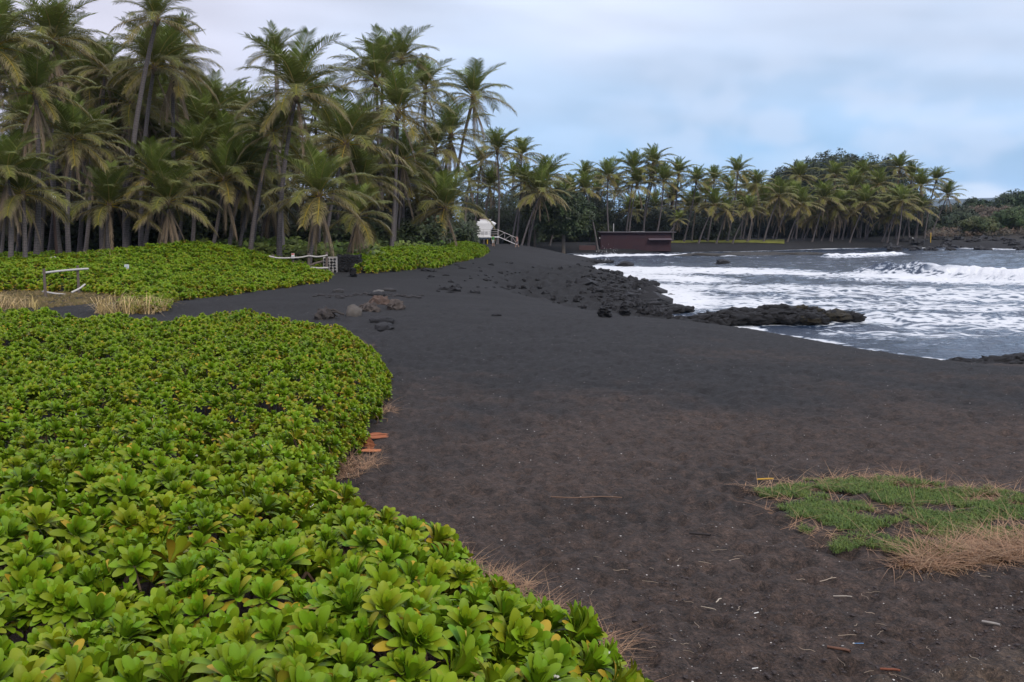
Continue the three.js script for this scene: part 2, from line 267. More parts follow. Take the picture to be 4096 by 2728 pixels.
function twigs(root, spots, n, seed, len = .35) { // bare branches under the leaves
  const R = rngOf(seed), gs = []; for (let i = 0; i < n; i++) { const p = spots[Math.floor(R() * spots.length)]; const h = height(p.x, p.z), a = V(p.x + (R() - .5) * len, Math.max(h - .03, p.y - .7), p.z + (R() - .5) * len), b = V(p.x, p.y, p.z), m = a.clone().lerp(b, .5).add(V((R() - .5) * .25, .02, (R() - .5) * .25)); gs.push(tube([a, m, b], .007 + .007 * R(), 4, 4)); }
  const m = part('branches', mergeGeometries(gs), stemMat, root); m.userData.kind = 'stuff';
}
const inView = (m) => (x, z) => z < -1.5 && Math.abs(x) < -z * .56 + m;
let litter;
{ // foreground bed
  const poly = pxPoly([[2560, 2900, 2.75], [2450, 2728, 2.75], [2300, 2570, 2.75], [2080, 2390, 2.75], [1870, 2265, 2.75], [1660, 2190, 2.72], [1440, 2075, 2.6], [1335, 1960, 2.45], [1345, 1880, 2.35], [1410, 1810, 2.3], [1470, 1720, 2.3], [1530, 1600, 2.3], [1545, 1510, 2.3], [1500, 1420, 2.3], [1400, 1345, 2.3]], 2.3).concat(pxPoly([[1250, 1275], [1050, 1225], [930, 1225], [800, 1250], [640, 1272], [500, 1258], [330, 1258], [150, 1245], [0, 1245], [-500, 1240]], 2.9), [[-26, -4], [-26, 2], [1.2, 2]]);
  const nearK = (x, z) => ss(14, 5, Math.hypot(x, z));
  const H = (x, z, d) => mix(.68, 1.05, nearK(x, z)) * (1 - Math.exp(-Math.max(0, d + .12) / .42)) + .2 * fbm(x * .45, z * .45, 3) + .17 * n2(x * 1.15, z * 1.5) * ss(0, .5, d);
  const root = thing('naupaka_bed', 'large glossy green leafy shrub bed filling the left foreground', 'shrub bed', V(0, 0, 0));
  const spots = bedSpots(poly, H, .13, 21, inView(1.5)); spots.forEach(p => { p.cam = Math.hypot(p.x, p.y - EYE.y, p.z); p.s *= mix(.82, 1.1, nearK(p.x, p.z)); });
  const shows = (p) => { const v = V(p.x, p.y, p.z).sub(EYE).applyQuaternion(camera.quaternion.clone().invert()); return v.z < 0 && Math.abs(v.x / v.z) < .52 && Math.abs(v.y / v.z) < .345; };
  const front = spots.filter(p => p.d > .05 && shows(p)).sort((a, b) => a.cam - b.cam).slice(0, 300), used = new Set(front);
  const stem = mergeGeometries([bar(V(0, -.22, 0), V(0, .02, 0), .007, 5), bar(V(.03, -.3, .04), V(0, -.15, 0), .008, 5)]);
  front.forEach((p, i) => {
    const v = Math.floor(p.a / 6.2832 * rosGeo.length) % rosGeo.length;
    if (i < 14) { const st = part('stem', stem, stemMat, root); place(st, p, 1); for (const g of rosLeaves[v]) part('leaf', g, leafMat, st); }   // the nearest: every leaf on its own
    else { const m = part('leaf_rosette', rosGeo[v], leafMat, root); place(m, p, 1); }
  });
  fillBed(root, spots.filter(p => !used.has(p)), 1.04, p => { const back = ss(1.8, .2, p.d) * .3 + ss(.1, .5, fbm(p.x * .35 + 3, p.z * .35)) * .3 * ss(-14, -24, p.z); return clamp(back + .03 + .5 * ss(-19, -25, p.z) * ss(-9, -5, p.x), 0, .85); });
  twigs(root, spots.filter(p => p.cam < 14), 900, 5); twigs(root, spots.filter(p => p.cam >= 14), 900, 6);
  const R = rngOf(77), bl = []; for (let k = 0; k < 5; k++) { const g = new THREE.IcosahedronGeometry(.0065, 0); g.translate((R() - .5) * .035, R() * .02, (R() - .5) * .035); bl.push(g); }
  instanced('blossoms', mergeGeometries(bl), std(.72, .70, .66, .6), spots.filter(p => p.r > .955).map(p => ({ ...p, y: p.y + .055, x: p.x + .05 })), 1, root);
  litter = { poly, H };
}
{ // bed on the dune in front of the palms
  const front = pxPoly([[1310, 1103], [1200, 1122], [1050, 1140], [900, 1160], [760, 1175], [640, 1196], [560, 1188], [400, 1166], [330, 1158], [160, 1152], [0, 1160], [-300, 1170]], 2.35);
  const poly = front.concat([[-44, -60], [-42, -72], [-30, -78], [-21, -78], [-15, -74], [-12.6, -68]]);
  const root = thing('naupaka_bed', 'yellow-green low shrub bed on the dune in front of the left palms', 'shrub bed', V(0, 0, 0));
  const H = (x, z, d) => .72 * mix(.12, 1, ss(-12, -22, x)) * (1 - Math.exp(-Math.max(0, d + .1) / 1.2)) + .28 * fbm(x * .3, z * .3, 3) + .1 * n2(x * 1.1, z * 1.1);
  const spots = bedSpots(poly, H, .25, 22, inView(2));
  fillBed(root, spots, 1.75, p => clamp(.1 + ss(2, .2, p.d) * .4 + .25 * ss(0, .4, fbm(p.x * .25, p.z * .25)), 0, .8)); twigs(root, spots, 700, 8, .6);
  const strip = pxPoly([[470, 1215], [700, 1196], [640, 1235], [520, 1240]], 2.3); const r2 = thing('naupaka_bed', 'small yellowish strip of low shrub beside the dry grass clump', 'shrub bed', V(0, 0, 0));
  fillBed(r2, bedSpots(strip, (x, z, d) => .35 * (1 - Math.exp(-Math.max(0, d + .1) / .4)), .2, 29, () => true), 1.4, () => .5);
}
{ // bed along the beach towards the lifeguard tower
  const front = pxPoly([[1425, 1076], [1500, 1075], [1620, 1062], [1740, 1050], [1850, 1028], [1930, 1003], [1955, 985]], 2.3);
  const poly = front.concat([[front[6][0] - 3, front[6][1] - 14], [front[5][0] - 14, front[5][1] - 14], [-13, -108], [-14, -90], [-14, -76]]);
  const root = thing('naupaka_bed', 'bright green low shrub bed along the sand, running up to the white tower', 'shrub bed', V(0, 0, 0));
  const H = (x, z, d) => 1.0 * (1 - Math.exp(-Math.max(0, d + .1) / 1.1)) + .25 * fbm(x * .3, z * .3, 3);
  const spots = bedSpots(poly, H, .3, 23, () => true); fillBed(root, spots, 2.1, p => clamp(.05 + ss(1.5, .2, p.d) * .25, 0, .8)); twigs(root, spots, 300, 9, .7);
}
console.log('beds');

// ------------------------------------------------------------------ coconut palms
const frondMat = new THREE.MeshPhysicalMaterial({ vertexColors: true, roughness: .85, transmission: .25, thickness: 0, specularIntensity: .5, side: THREE.DoubleSide });
const CLS = [
 // elevation, bend, length, leaflet length, colour, tip, rachis, droop
  { e: 80, b: 42, L: .82, l: .23, c: [0.144, 0.198, 0.029], t: [0.154, 0.198, 0.039], r: [.30, .28, .06], g: .15 },
  { e: 62, b: 58, L: .98, l: .28, c: [0.138, 0.186, 0.027], t: [0.171, 0.187, 0.044], r: [.32, .28, .06], g: .25 },
  { e: 41, b: 70, L: 1.0, l: .31, c: [0.138, 0.174, 0.026], t: [0.204, 0.193, 0.066], r: [.38, .30, .06], g: .38 },
  { e: 18, b: 66, L: 1.0, l: .31, c: [0.144, 0.168, 0.025], t: [0.253, 0.209, 0.110], r: [.44, .33, .05], g: .48 },
  { e: 0, b: 56, L: .98, l: .30, c: [0.161, 0.168, 0.024], t: [0.319, 0.253, 0.165], r: [.48, .34, .04], g: .55 },
  { e: -18, b: 46, L: .95, l: .27, c: [0.201, 0.180, 0.029], t: [0.363, 0.286, 0.198], r: [.48, .31, .04], g: .6 },
  { e: -66, b: 20, L: .9, l: .2, c: [0.247, 0.186, 0.113], t: [0.341, 0.275, 0.220], r: [.26, .19, .13], g: .95, dead: 1 },
];
function frondGeo(cl, seed, pairs) {
  const R = rngOf(seed), N = pairs > 30 ? 10 : 6, pos = [], col = [], idx = []; const P = [V(0, 0, 0)], T = []; const sway = (R() - .5) * .5;
  const b = cl.b * (.8 + .4 * R()), e = cl.e + (R() - .5) * 10;
  for (let i = 0; i <= N; i++) { const s = i / N, a = Math.max(-88, e - b * Math.pow(s, 1.25)) * Math.PI / 180, y = sway * s * s; const t = V(Math.cos(a) * Math.cos(y), Math.sin(a), Math.cos(a) * Math.sin(y)); T.push(t); if (i < N) P.push(P[i].clone().addScaledVector(t, cl.L / N)); }
  const at = (s) => { const k = Math.min(N - .001, s * N), i = Math.floor(k); return [P[i].clone().lerp(P[i + 1], k - i), T[i].clone().lerp(T[i + 1], k - i).normalize()]; };
  const push = (p, c) => { pos.push(p.x, p.y, p.z); col.push(...c); return pos.length / 3 - 1; };
  for (let i = 0; i <= N; i++) { const w = mix(.013, .003, i / N), sd = V(-T[i].z, 0, T[i].x); if (sd.lengthSq() < 1e-5) sd.set(0, 0, 1); sd.normalize(); const up = sd.clone().cross(T[i]).normalize(); // rachis: three-sided
    push(P[i].clone().addScaledVector(sd, w), cl.r); push(P[i].clone().addScaledVector(sd, -w), cl.r); push(P[i].clone().addScaledVector(up, -w), cl.r); }
  for (let i = 0; i < N; i++) for (let k = 0; k < 3; k++) { const a = i * 3 + k, c = i * 3 + (k + 1) % 3; idx.push(a, c, c + 3, a, c + 3, a + 3); }
  const down = V(0, -1, 0);
  for (let i = 0; i < pairs; i++) for (const sgn of [-1, 1]) {
    if (R() < (cl.dead ? .2 : cl.e < -5 ? .1 : .03)) continue;
    const s = .13 + .86 * (i + R() * .6) / pairs, [p, t] = at(s); const sd = V(-t.z, 0, t.x).normalize(), up = t.clone().cross(sd).multiplyScalar(-1); if (up.y < 0) up.negate();
    const len = cl.l * (.42 + .58 * Math.sin(Math.PI * Math.pow(clamp(s), .8) * .92)) * (.85 + .3 * R());
    const d0 = sd.multiplyScalar(sgn * (cl.dead ? .35 : .78)).addScaledVector(t, .5 + .35 * s).addScaledVector(up, cl.dead ? 0 : .3 + .1 * R()).normalize(); d0.lerp(down, cl.g * (.25 + .25 * R())).normalize();
    const d1 = d0.clone().lerp(down, cl.g * (.6 + .5 * R())).normalize(), w = (.86 / pairs) * (pairs > 30 ? .56 : .6);
    const p1 = p.clone().addScaledVector(d0, len * .5), p2 = p1.clone().addScaledVector(d1, len * .5), k = .8 + .4 * R(), cc = cl.c.map(v => v * k), ct = cl.t.map(v => v * k), cm = cc.map((v, n) => mix(v, ct[n], .35));
    const a = push(p.clone().addScaledVector(t, w * .5), cc), bb = push(p.clone().addScaledVector(t, -w * .5), cc), c = push(p1.clone().addScaledVector(t, w * .8), cm), d = push(p1.clone().addScaledVector(t, -w * .8), cm), f = push(p2, ct);
    idx.push(a, bb, d, a, d, c, c, d, f);
  }
  return geo(pos, idx, col);
}
const FR = CLS.map((c, i) => [0, 1, 2].map(k => frondGeo(c, 500 + i * 10 + k, 54))), FRL = CLS.map((c, i) => [0, 1].map(k => frondGeo(c, 700 + i * 10 + k, 22)));
const ringTex = grayTex(256, (x, y) => .55 + .12 * Math.sin(y * 2 * Math.PI * 14 + 1.6 * tn(x, y, 6)) + .22 * tn(x, y, 8, 1) + .3 * tn(x, y, 34, 4), 1, .5, 1, true);
const trunkMat = new THREE.MeshStandardMaterial({ color: new THREE.Color().setRGB(.20, .175, .175), map: ringTex, bumpMap: ringTex, bumpScale: .012, roughness: .95 });
const huskMat = std(.12, .085, .05, .95), nutMat = std(.12, .12, .04, .6);
const nuts = (() => { const R = rngOf(3), g = []; for (let i = 0; i < 7; i++) { const s = new THREE.IcosahedronGeometry(.13, 1); s.scale(.85, 1.1, .85); const a = R() * 6.28; s.translate(Math.cos(a) * (.2 + .1 * R()), -.25 - .2 * R(), Math.sin(a) * (.2 + .1 * R())); g.push(s); } return mergeGeometries(g); })();
const boss = (() => { const g = new THREE.SphereGeometry(.24, 8, 6); g.scale(1, 2, 1); g.translate(0, -.1, 0); return g; })();
let palmSeed = 1;
function palm(base, crown, R, o) { // base on the ground, crown = where the fronds meet, R = frond length in metres
  const S = rngOf(9000 + palmSeed++), root = thing('coconut_palm', o.label, 'palm tree', base, o.group), near = base.length() < 130;
  const top = crown.clone().sub(base), H = top.length(), bend = (o.bend ?? (S() - .5) * .12) * H;
  const hz = V(top.x, 0, top.z); if (hz.lengthSq() < .01) hz.set(1, 0, .3); hz.normalize();
  const mid = top.clone().multiplyScalar(.5).addScaledVector(hz, -bend - hz.dot(top) * .08); mid.y *= .98;
  const curve = new THREE.QuadraticBezierCurve3(V(0, -.25, 0), mid, top), n = near ? 14 : 9, rs = near ? 8 : 6;
  const tg = new THREE.TubeGeometry(curve, n, 1, rs, false), p = tg.attributes.position, uv = tg.attributes.uv, rb = (o.thick ?? 1) * (.125 + .004 * H);
  for (let i = 0; i <= n; i++) { const t = i / n, c = curve.getPoint(t), r = rb * (mix(1.12, .72, t) + .75 * Math.exp(-t * 14)); for (let k = 0; k <= rs; k++) { const j = i * (rs + 1) + k; p.setXYZ(j, c.x + (p.getX(j) - c.x) * r, c.y + (p.getY(j) - c.y) * r, c.z + (p.getZ(j) - c.z) * r); uv.setXY(j, t * H / 2.2, k / rs); } }
  // rings run round the trunk: texture v follows the length
  for (let i = 0; i < uv.count; i++) uv.setXY(i, uv.getY(i), uv.getX(i)); tg.computeVertexNormals();
  part('trunk', tg, trunkMat, root);
  const cs = Math.max(.6, R / 4), bo = part('crown_shaft', boss, huskMat, root); bo.position.copy(top); bo.scale.setScalar(cs);
  if (o.nuts ?? S() < .6) { const c = part('coconuts', nuts, nutMat, root); c.position.copy(top); c.scale.setScalar(cs); c.rotation.y = S() * 6; }
  const cnt = o.far ? [3, 4, 5, 4, 3, 2] : [3, 5, 6, 5, 3, 2]; let az = S() * 6.28; const set = near ? FR : FRL; const skirt = o.skirt ?? 1 + Math.floor(S() * 5);
  const add = (ci, l, extra = 0) => { az += 2.39996 + (S() - .5) * .5; const f = part(ci === 6 ? 'dead_frond' : 'frond', set[ci][Math.floor(S() * set[ci].length)], frondMat, root); f.position.copy(top).add(V(0, extra, 0)); f.scale.setScalar(R * l * (.88 + .24 * S())); f.rotation.set((S() - .5) * .14, az, (S() - .5) * .14 + .05, 'YXZ'); };
  const wilt = o.wilt ?? 0;
  cnt.forEach((c, ci) => { for (let k = 0; k < c; k++) add(ci, 1); }); for (let k = 0; k < wilt; k++) add(4 + k % 2, 1);
  for (let k = 0; k < skirt; k++) add(6, .95, -.25 - (skirt > 5 ? S() * .8 : 0));
  return root;
}
const PALMS = []; // plan positions already taken
function palmAt(uB, D, uC, vC, Rpx, o) {
  const b = atD(uB, 895, D), c = atD(uC, vC, D + (o.dz ?? 0)); b.y = height(b.x, b.z); PALMS.push([b.x, b.z]);
  return palm(b, c, Rpx * D / F * (D > 160 ? 1.1 : 1.34), o);
}
const HERO = [
  [235, 66, 210, 165, 185, { skirt: 6, label: 'tall palm at far left with a shaggy crown and thick grey trunk' }],
  [495, 68, 627, 78, 140, { skirt: 1, bend: .05, nuts: false, label: 'tallest palm, slim leaning bare trunk rising above all others' }],
  [560, 74, 617, 270, 165, { label: 'palm whose crown sits halfway up the tallest palm trunk' }],
  [683, 78, 690, 262, 165, { skirt: 8, wilt: 3, label: 'palm with a browning ragged crown just right of the tallest trunk' }],
  [405, 80, 420, 286, 120, { wilt: 3, label: 'slim palm with a yellowing drooping crown left of the tallest palm' }],
  [130, 60, 143, 375, 165, { skirt: 9, label: 'mid-height palm at left with a long brown frond skirt' }],
  [-60, 58, -25, 190, 190, { skirt: 4, label: 'palm cut by the left edge of the view, fronds hanging in' }],
  [270, 63, 292, 560, 165, { wilt: 2, label: 'palm with an arching crown in front of the thick left trunk' }],
  [88, 58, 92, 775, 165, { wilt: 2, skirt: 2, label: 'low palm at far left with broad yellow-edged fronds' }],
  [25, 57, 28, 690, 150, { skirt: 14, label: 'leftmost short palm wrapped in a skirt of dead fronds down to the shrubs' }],
  [432, 66, 437, 823, 160, { skirt: 2, label: 'low palm with a round crown behind the shrub dune sign' }],
  [560, 68, 616, 703, 150, { skirt: 9, label: 'palm with brown dead fronds clustered below a green crown, left of centre grove' }],
  [645, 67, 672, 808, 155, { skirt: 13, label: 'short palm with a dense brown skirt reaching the shrubs' }],
  [905, 76, 975, 680, 150, { bend: .03, skirt: 8, label: 'leaning palm with a bushy brown-skirted crown left of the big front palm' }],
  [945, 78, 1012, 760, 120, { label: 'slim leaning palm beside the brown-skirted leaning palm' }],
  [1120, 76, 1104, 218, 140, { label: 'tall far palm with a small dark crown behind the big front palm', far: 1, dz: 25 }],
  [1113, 73, 1187, 374, 205, { skirt: 3, wilt: 3, bend: .05, label: 'big front palm with wide spreading crown above the rail fence' }],
  [992, 74, 1092, 535, 150, { bend: .04, skirt: 5, label: 'palm leaning right, its crown under the big front palm fronds' }],
  [1292, 86, 1383, 577, 190, { wilt: 2, label: 'palm with long pale-tipped fronds left of the two slim trunks' }],
  [1560, 98, 1592, 445, 175, { wilt: 3, skirt: 3, label: 'tall palm in mid grove with silver-edged drooping lower fronds' }],
  [1575, 104, 1612, 640, 130, { label: 'second slim trunk twin beside the tall mid-grove palm' }],
  [1500, 110, 1505, 325, 150, { label: 'tall palm with feathery crown on the skyline left of the gap' }],
  [1600, 112, 1607, 238, 118, { label: 'highest palm crown of the mid grove skyline' }],
  [1530, 116, 1530, 250, 115, { label: 'palm crown overlapping the highest mid-grove crown on its left' }],
  [1700, 118, 1702, 353, 118, { label: 'small bright palm crown right of the highest mid-grove palm' }],
  [1790, 128, 1893, 388, 130, { skirt: 10, bend: .04, label: 'lone tall palm at the right end of the grove against blue sky' }],
  [1735, 122, 1804, 538, 130, { skirt: 14, label: 'palm with a long reddish brown skirt below the lone tall palm' }],
  [1988, 168, 1989, 603, 105, { label: 'slender straight palm standing behind the white lifeguard tower' }],
  [2060, 175, 2085, 625, 90, { label: 'palm with upswept crown right of the slender palm behind the tower' }],
  [1228, 70, 1276, 785, 175, { skirt: 7, wilt: 2, label: 'low palm with a hanging brown frond bunch behind the rail fence' }],
  [1420, 92, 1452, 722, 150, { wilt: 2, label: 'mid-height palm with whitish arching fronds above the lava rock wall' }],
  [1385, 77, 1428, 868, 125, { skirt: 13, label: 'short palm with a wide fan of dead fronds behind the lava wall' }],
  [1722, 112, 1778, 832, 150, { skirt: 3, label: 'low palm with drooping fronds left of the lifeguard tower' }],
  [1590, 108, 1612, 728, 120, { label: 'low crowned palm between the two slim mid-grove trunks' }],
  [1900, 176, 1925, 650, 80, { skirt: 12, wilt: 3, label: 'dry brownish palm just left of the slender palm by the tower' }],
  [1862, 170, 1878, 720, 72, { skirt: 12, wilt: 3, label: 'small withered palm above and left of the lifeguard tower' }],
  [1935, 178, 1960, 745, 75, { skirt: 10, wilt: 3, label: 'small withered palm right above the lifeguard tower roof' }],
  [2043, 172, 2099, 733, 90, { bend: .02, label: 'thin leaning palm right of the tower ramp' }],
  [2082, 168, 2162, 772, 120, { bend: .02, wilt: 4, skirt: 4, label: 'strongly leaning palm with a wilted crown over the dark bush' }],
  [2110, 176, 2190, 705, 105, { label: 'palm leaning behind the wilted crown over the dark bush' }],
  [2393, 186, 2340, 760, 85, { bend: .02, skirt: 3, label: 'palm leaning left from the left corner of the red shed' }],
  [2440, 200, 2433, 712, 90, { label: 'straight palm rising behind the red shed near the white pipe' }],
  [2500, 205, 2536, 680, 92, { label: 'tall palm behind the middle of the red shed' }],
  [2515, 203, 2548, 742, 92, { wilt: 2, label: 'palm with yellow lower fronds behind the middle of the red shed' }],
  [2575, 208, 2613, 655, 84, { label: 'highest palm crown above the red shed' }],
  [2620, 204, 2655, 727, 84, { skirt: 3, label: 'palm with a hanging brown frond above the shed awning' }],
  [2690, 212, 2715, 694, 74, { label: 'palm crown on the skyline right of the red shed roof end' }],
  [2735, 210, 2785, 729, 76, { label: 'leaning palm just right of the shed with a rounded crown' }],
  [2640, 190, 2712, 880, 46, { label: 'very small yellowish palm at the right wall of the red shed' }],
  [2830, 214, 2856, 722, 66, { label: 'small skyline palm left of the lone high palm over the bay' }],
  [2795, 205, 2860, 822, 80, { bend: .03, wilt: 3, label: 'palm with low yellow fronds leaning over the lawn' }],
  [2910, 216, 2951, 692, 72, { label: 'lone high palm with dark starry crown above the far row' }],
  [2990, 218, 3026, 742, 76, { label: 'palm beside the lone high palm, slightly lower on its right' }],
  [2930, 208, 2995, 838, 72, { bend: .03, wilt: 2, label: 'low palm with leaning trunk at the end of the lawn' }],
  [3055, 222, 3116, 786, 84, { wilt: 3, label: 'bright yellow-green palm left of the broad dark tree' }],
  [3150, 224, 3205, 819, 84, { wilt: 4, label: 'palm with hanging yellow fronds in the far row' }],
  [3250, 228, 3295, 797, 92, { wilt: 2, label: 'full crowned palm in the far row below the broad tree' }],
  [3320, 232, 3367, 830, 74, { label: 'low palm in the far row right of the full crowned one' }],
  [3370, 240, 3411, 757, 92, { label: 'big grey-green palm crown in front of the broad tree' }],
  [3400, 230, 3462, 817, 92, { bend: .02, label: 'palm with strongly leaning trunk near the far waterline' }],
  [3470, 242, 3515, 742, 84, { label: 'palm crown at the right shoulder of the broad tree' }],
  [3530, 234, 3588, 841, 100, { bend: .02, label: 'low wide palm leaning right near the end of the far row' }],
  [3585, 246, 3598, 674, 74, { label: 'high dark palm at the right end of the far row' }],
  [3640, 246, 3648, 704, 66, { label: 'palm crown touching the high dark palm on its right' }],
  [3660, 240, 3684, 748, 80, { skirt: 8, label: 'dark palm with a thick shaggy trunk at the end of the far row' }],
  [3700, 250, 3745, 722, 64, { label: 'slim outlying palm leaning right above the low hills' }],
  [3720, 252, 3791, 781, 66, { label: 'rightmost palm with a low round crown above the scrub' }],
  [3185, 246, 3196, 709, 74, { label: 'palm crown overlapping the left side of the broad dark tree' }],
  [3330, 252, 3340, 706, 76, { label: 'palm crown overlapping the middle of the broad dark tree' }],
  [3440, 254, 3449, 700, 74, { label: 'palm crown overlapping the right side of the broad dark tree' }],
];
for (const h of HERO) palmAt(...h);
{ // the rest of the grove, crowns showing between the ones above
  const R = rngOf(404);
  const fill = (n, u0, u1, D0, D1, vTop, vLow, r0, r1, label, group, extra = {}) => { for (let i = 0; i < n; i++) { const u = mix(u0, u1, (i + R()) / n), D = mix(D0, D1, R()), v = mix(vTop(u), vLow, Math.pow(R(), .8)); palmAt(u - 20 + R() * 30 - 30 * R(), D, u + R() * 30, v, mix(r0, r1, R()), { label, group, ...extra, skirt: 1 + Math.floor(R() * 8), wilt: Math.floor(R() * 2) }); } };
  const sky = (u) => u < 800 ? mix(150, 230, u / 800) : u < 950 ? 400 : u < 1400 ? 420 : u < 1950 ? 400 : 640;
  fill(24, -60, 860, 80, 104, sky, 560, 140, 170, 'palm crown in the dense upper left grove behind the front row', 'palms filling the upper left grove');
  fill(24, -60, 1150, 74, 98, () => 480, 800, 130, 160, 'low palm in the shaded left grove between taller trunks', 'low palms filling the left grove');
  fill(12, 860, 1500, 100, 125, sky, 700, 110, 140, 'palm crown filling the mid grove behind the big front palm', 'palms filling the mid grove');
  fill(12, 1350, 1790, 115, 145, () => 520, 830, 95, 120, 'palm in the mid grove left of the lifeguard tower, behind the front trunks', 'palms behind the tower side of the grove');
  fill(6, 1950, 2300, 180, 215, () => 690, 800, 75, 95, 'palm above the dark bush right of the lifeguard tower', 'palms above the dark bush');
  fill(15, 2250, 2900, 205, 240, (u) => 700, 850, 62, 85, 'palm in the far grove behind the red shed and the lawn', 'palms behind the shed', { far: 1 });
  fill(26, 2850, 3680, 226, 262, (u) => 735, 870, 60, 88, 'palm of the dense far row behind the water, below the broad dark tree', 'palms of the far row', { far: 1 });
}
console.log('palms', palmSeed);
// ------------------------------------------------------------------ broadleaf growth
const clumpMat = new THREE.MeshPhysicalMaterial({ vertexColors: true, roughness: .6, side: THREE.DoubleSide });
function clumpGeo(seed, n, spread, leaf) { // a spray of separate leaves
  const R = rngOf(seed), gs = []; for (let i = 0; i < n; i++) { const k = .75 + .5 * R(), c = [k, k, k], L = leaf * (.7 + .6 * R()), w = L * .55;
    const g = geo([0, 0, 0, L * .45, .04 * L, -w / 2, L * .45, .04 * L, w / 2, L, -.1 * L, 0], [0, 1, 2, 1, 3, 2], [...c, ...c, ...c, ...c]);
    g.rotateX((R() - .5) * 1.2); g.rotateZ((R() - .3) * 1.1); g.rotateY(R() * 6.28); g.translate((R() - .5) * spread, (R() - .5) * spread * .7, (R() - .5) * spread); gs.push(g); }
  return mergeGeometries(gs);
}
const clumps = [0, 1, 2].map(i => clumpGeo(40 + i, 26, 1, .34));
function lobes(R, n, rx, ry, rz, dome = .3) { const out = []; for (let i = 0; i < n; i++) { const a = R() * 6.28, e = Math.asin(mix(-dome, 1, R())), k = .55 + .4 * R(); out.push([Math.cos(a) * Math.cos(e) * rx * k, Math.sin(e) * ry * k, Math.sin(a) * Math.cos(e) * rz * k, mix(.28, .5, R())]); } return out; }
function crownSpots(R, L, rx, ry, rz, n) { const out = []; for (let i = 0; i < n; i++) { const l = L[Math.floor(R() * L.length)], a = R() * 6.28, e = Math.asin(2 * R() - 1), k = Math.pow(R(), .3) * l[3]; const d = V(Math.cos(a) * Math.cos(e), Math.sin(e), Math.sin(a) * Math.cos(e)); const y = l[1] + d.y * ry * k; out.push({ x: l[0] + d.x * rx * k, y, z: l[2] + d.z * rz * k, n: d.clone().add(V(0, .8, 0)).normalize(), a: R() * 6.28, s: .7 + .6 * R(), r: R() }); } return out; }
function crownMeshes(name, spots, size, c, parent, vary = .35) {
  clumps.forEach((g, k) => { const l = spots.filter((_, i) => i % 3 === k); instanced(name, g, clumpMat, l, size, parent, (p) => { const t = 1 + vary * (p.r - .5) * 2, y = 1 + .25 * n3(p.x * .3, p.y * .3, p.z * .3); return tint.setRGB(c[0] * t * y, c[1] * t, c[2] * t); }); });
}
function broadTree(name, label, category, u, D, vTop, wpx, ry, c, o = {}) {
  const S = rngOf(o.seed ?? u), b = atD(u, 895, D); b.y = height(b.x, b.z); const top = atD(u, vTop, D).y, rx = wpx * D / F / 2;
  const root = thing(name, label, category, b, o.group), cy = top - ry - b.y, L = lobes(S, o.lobes ?? 22, rx, ry, rx * .8, o.dome ?? .3);
  const spots = crownSpots(S, L, rx, ry, rx * .8, o.n ?? 1100); spots.forEach(p => { p.y = Math.max(p.y + cy, .2); });
  const t = []; const hub = V(0, Math.max(.6, cy * .55), 0); t.push(bar(V(0, -.3, 0), hub, rx * .06 + .08, 7, rx * .045 + .06)); L.slice(0, 9).forEach(l => t.push(bar(hub, V(l[0] * .8, Math.max(l[1] + cy, .5) * .95, l[2] * .8), rx * .028 + .04, 5, .03)));
  part('trunk', mergeGeometries(t), std(.13, .11, .09, .95), root); crownMeshes('crown', spots, o.leaf ?? 1.3, c, root, o.vary);
  return root;
}
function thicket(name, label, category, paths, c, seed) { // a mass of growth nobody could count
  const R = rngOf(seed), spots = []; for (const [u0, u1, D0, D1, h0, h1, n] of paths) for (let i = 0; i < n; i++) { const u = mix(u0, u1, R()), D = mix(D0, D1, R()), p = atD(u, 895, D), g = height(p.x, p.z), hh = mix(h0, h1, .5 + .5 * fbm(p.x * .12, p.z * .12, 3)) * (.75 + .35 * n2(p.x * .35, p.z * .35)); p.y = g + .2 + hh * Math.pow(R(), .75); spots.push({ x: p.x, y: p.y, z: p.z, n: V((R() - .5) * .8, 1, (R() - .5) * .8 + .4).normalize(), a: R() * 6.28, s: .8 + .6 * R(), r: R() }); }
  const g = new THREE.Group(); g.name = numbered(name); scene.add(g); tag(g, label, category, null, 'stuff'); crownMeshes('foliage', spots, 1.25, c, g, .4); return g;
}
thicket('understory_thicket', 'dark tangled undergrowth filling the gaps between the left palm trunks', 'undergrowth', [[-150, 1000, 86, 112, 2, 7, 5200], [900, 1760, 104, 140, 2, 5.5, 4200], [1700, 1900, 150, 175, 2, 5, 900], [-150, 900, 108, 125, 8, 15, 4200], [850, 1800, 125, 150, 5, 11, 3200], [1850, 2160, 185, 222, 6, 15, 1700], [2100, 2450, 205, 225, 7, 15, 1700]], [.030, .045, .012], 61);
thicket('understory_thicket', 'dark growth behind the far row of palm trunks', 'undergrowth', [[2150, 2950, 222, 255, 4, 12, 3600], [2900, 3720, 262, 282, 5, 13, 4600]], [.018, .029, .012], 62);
thicket('low_undergrowth', 'bright low weeds at the feet of the palms behind the rail fence', 'undergrowth', [[780, 1500, 76, 92, .4, 1.5, 1500], [1450, 1750, 100, 125, .4, 1.3, 600]], [.085, .125, .016], 63);
broadTree('shore_bush', 'large dark rounded bush between the leaning palms and the red shed', 'bush', 2255, 178, 775, 215, 3.6, [.030, .050, .014], { n: 2300, lobes: 30, dome: .9, leaf: 1.15, vary: .55 });
broadTree('shore_bush', 'yellow-green bush peeking above the dark rounded bush, by the leaning trunks', 'bush', 2140, 184, 770, 120, 2.6, [.06, .085, .014], { n: 700, dome: .8 });
broadTree('broad_tree', 'broad dark domed tree rising behind the far palm row', 'tree', 3345, 285, 640, 520, 9.5, [.026, .042, .016], { n: 4200, lobes: 46, dome: .35, leaf: 1.9, vary: .5 });
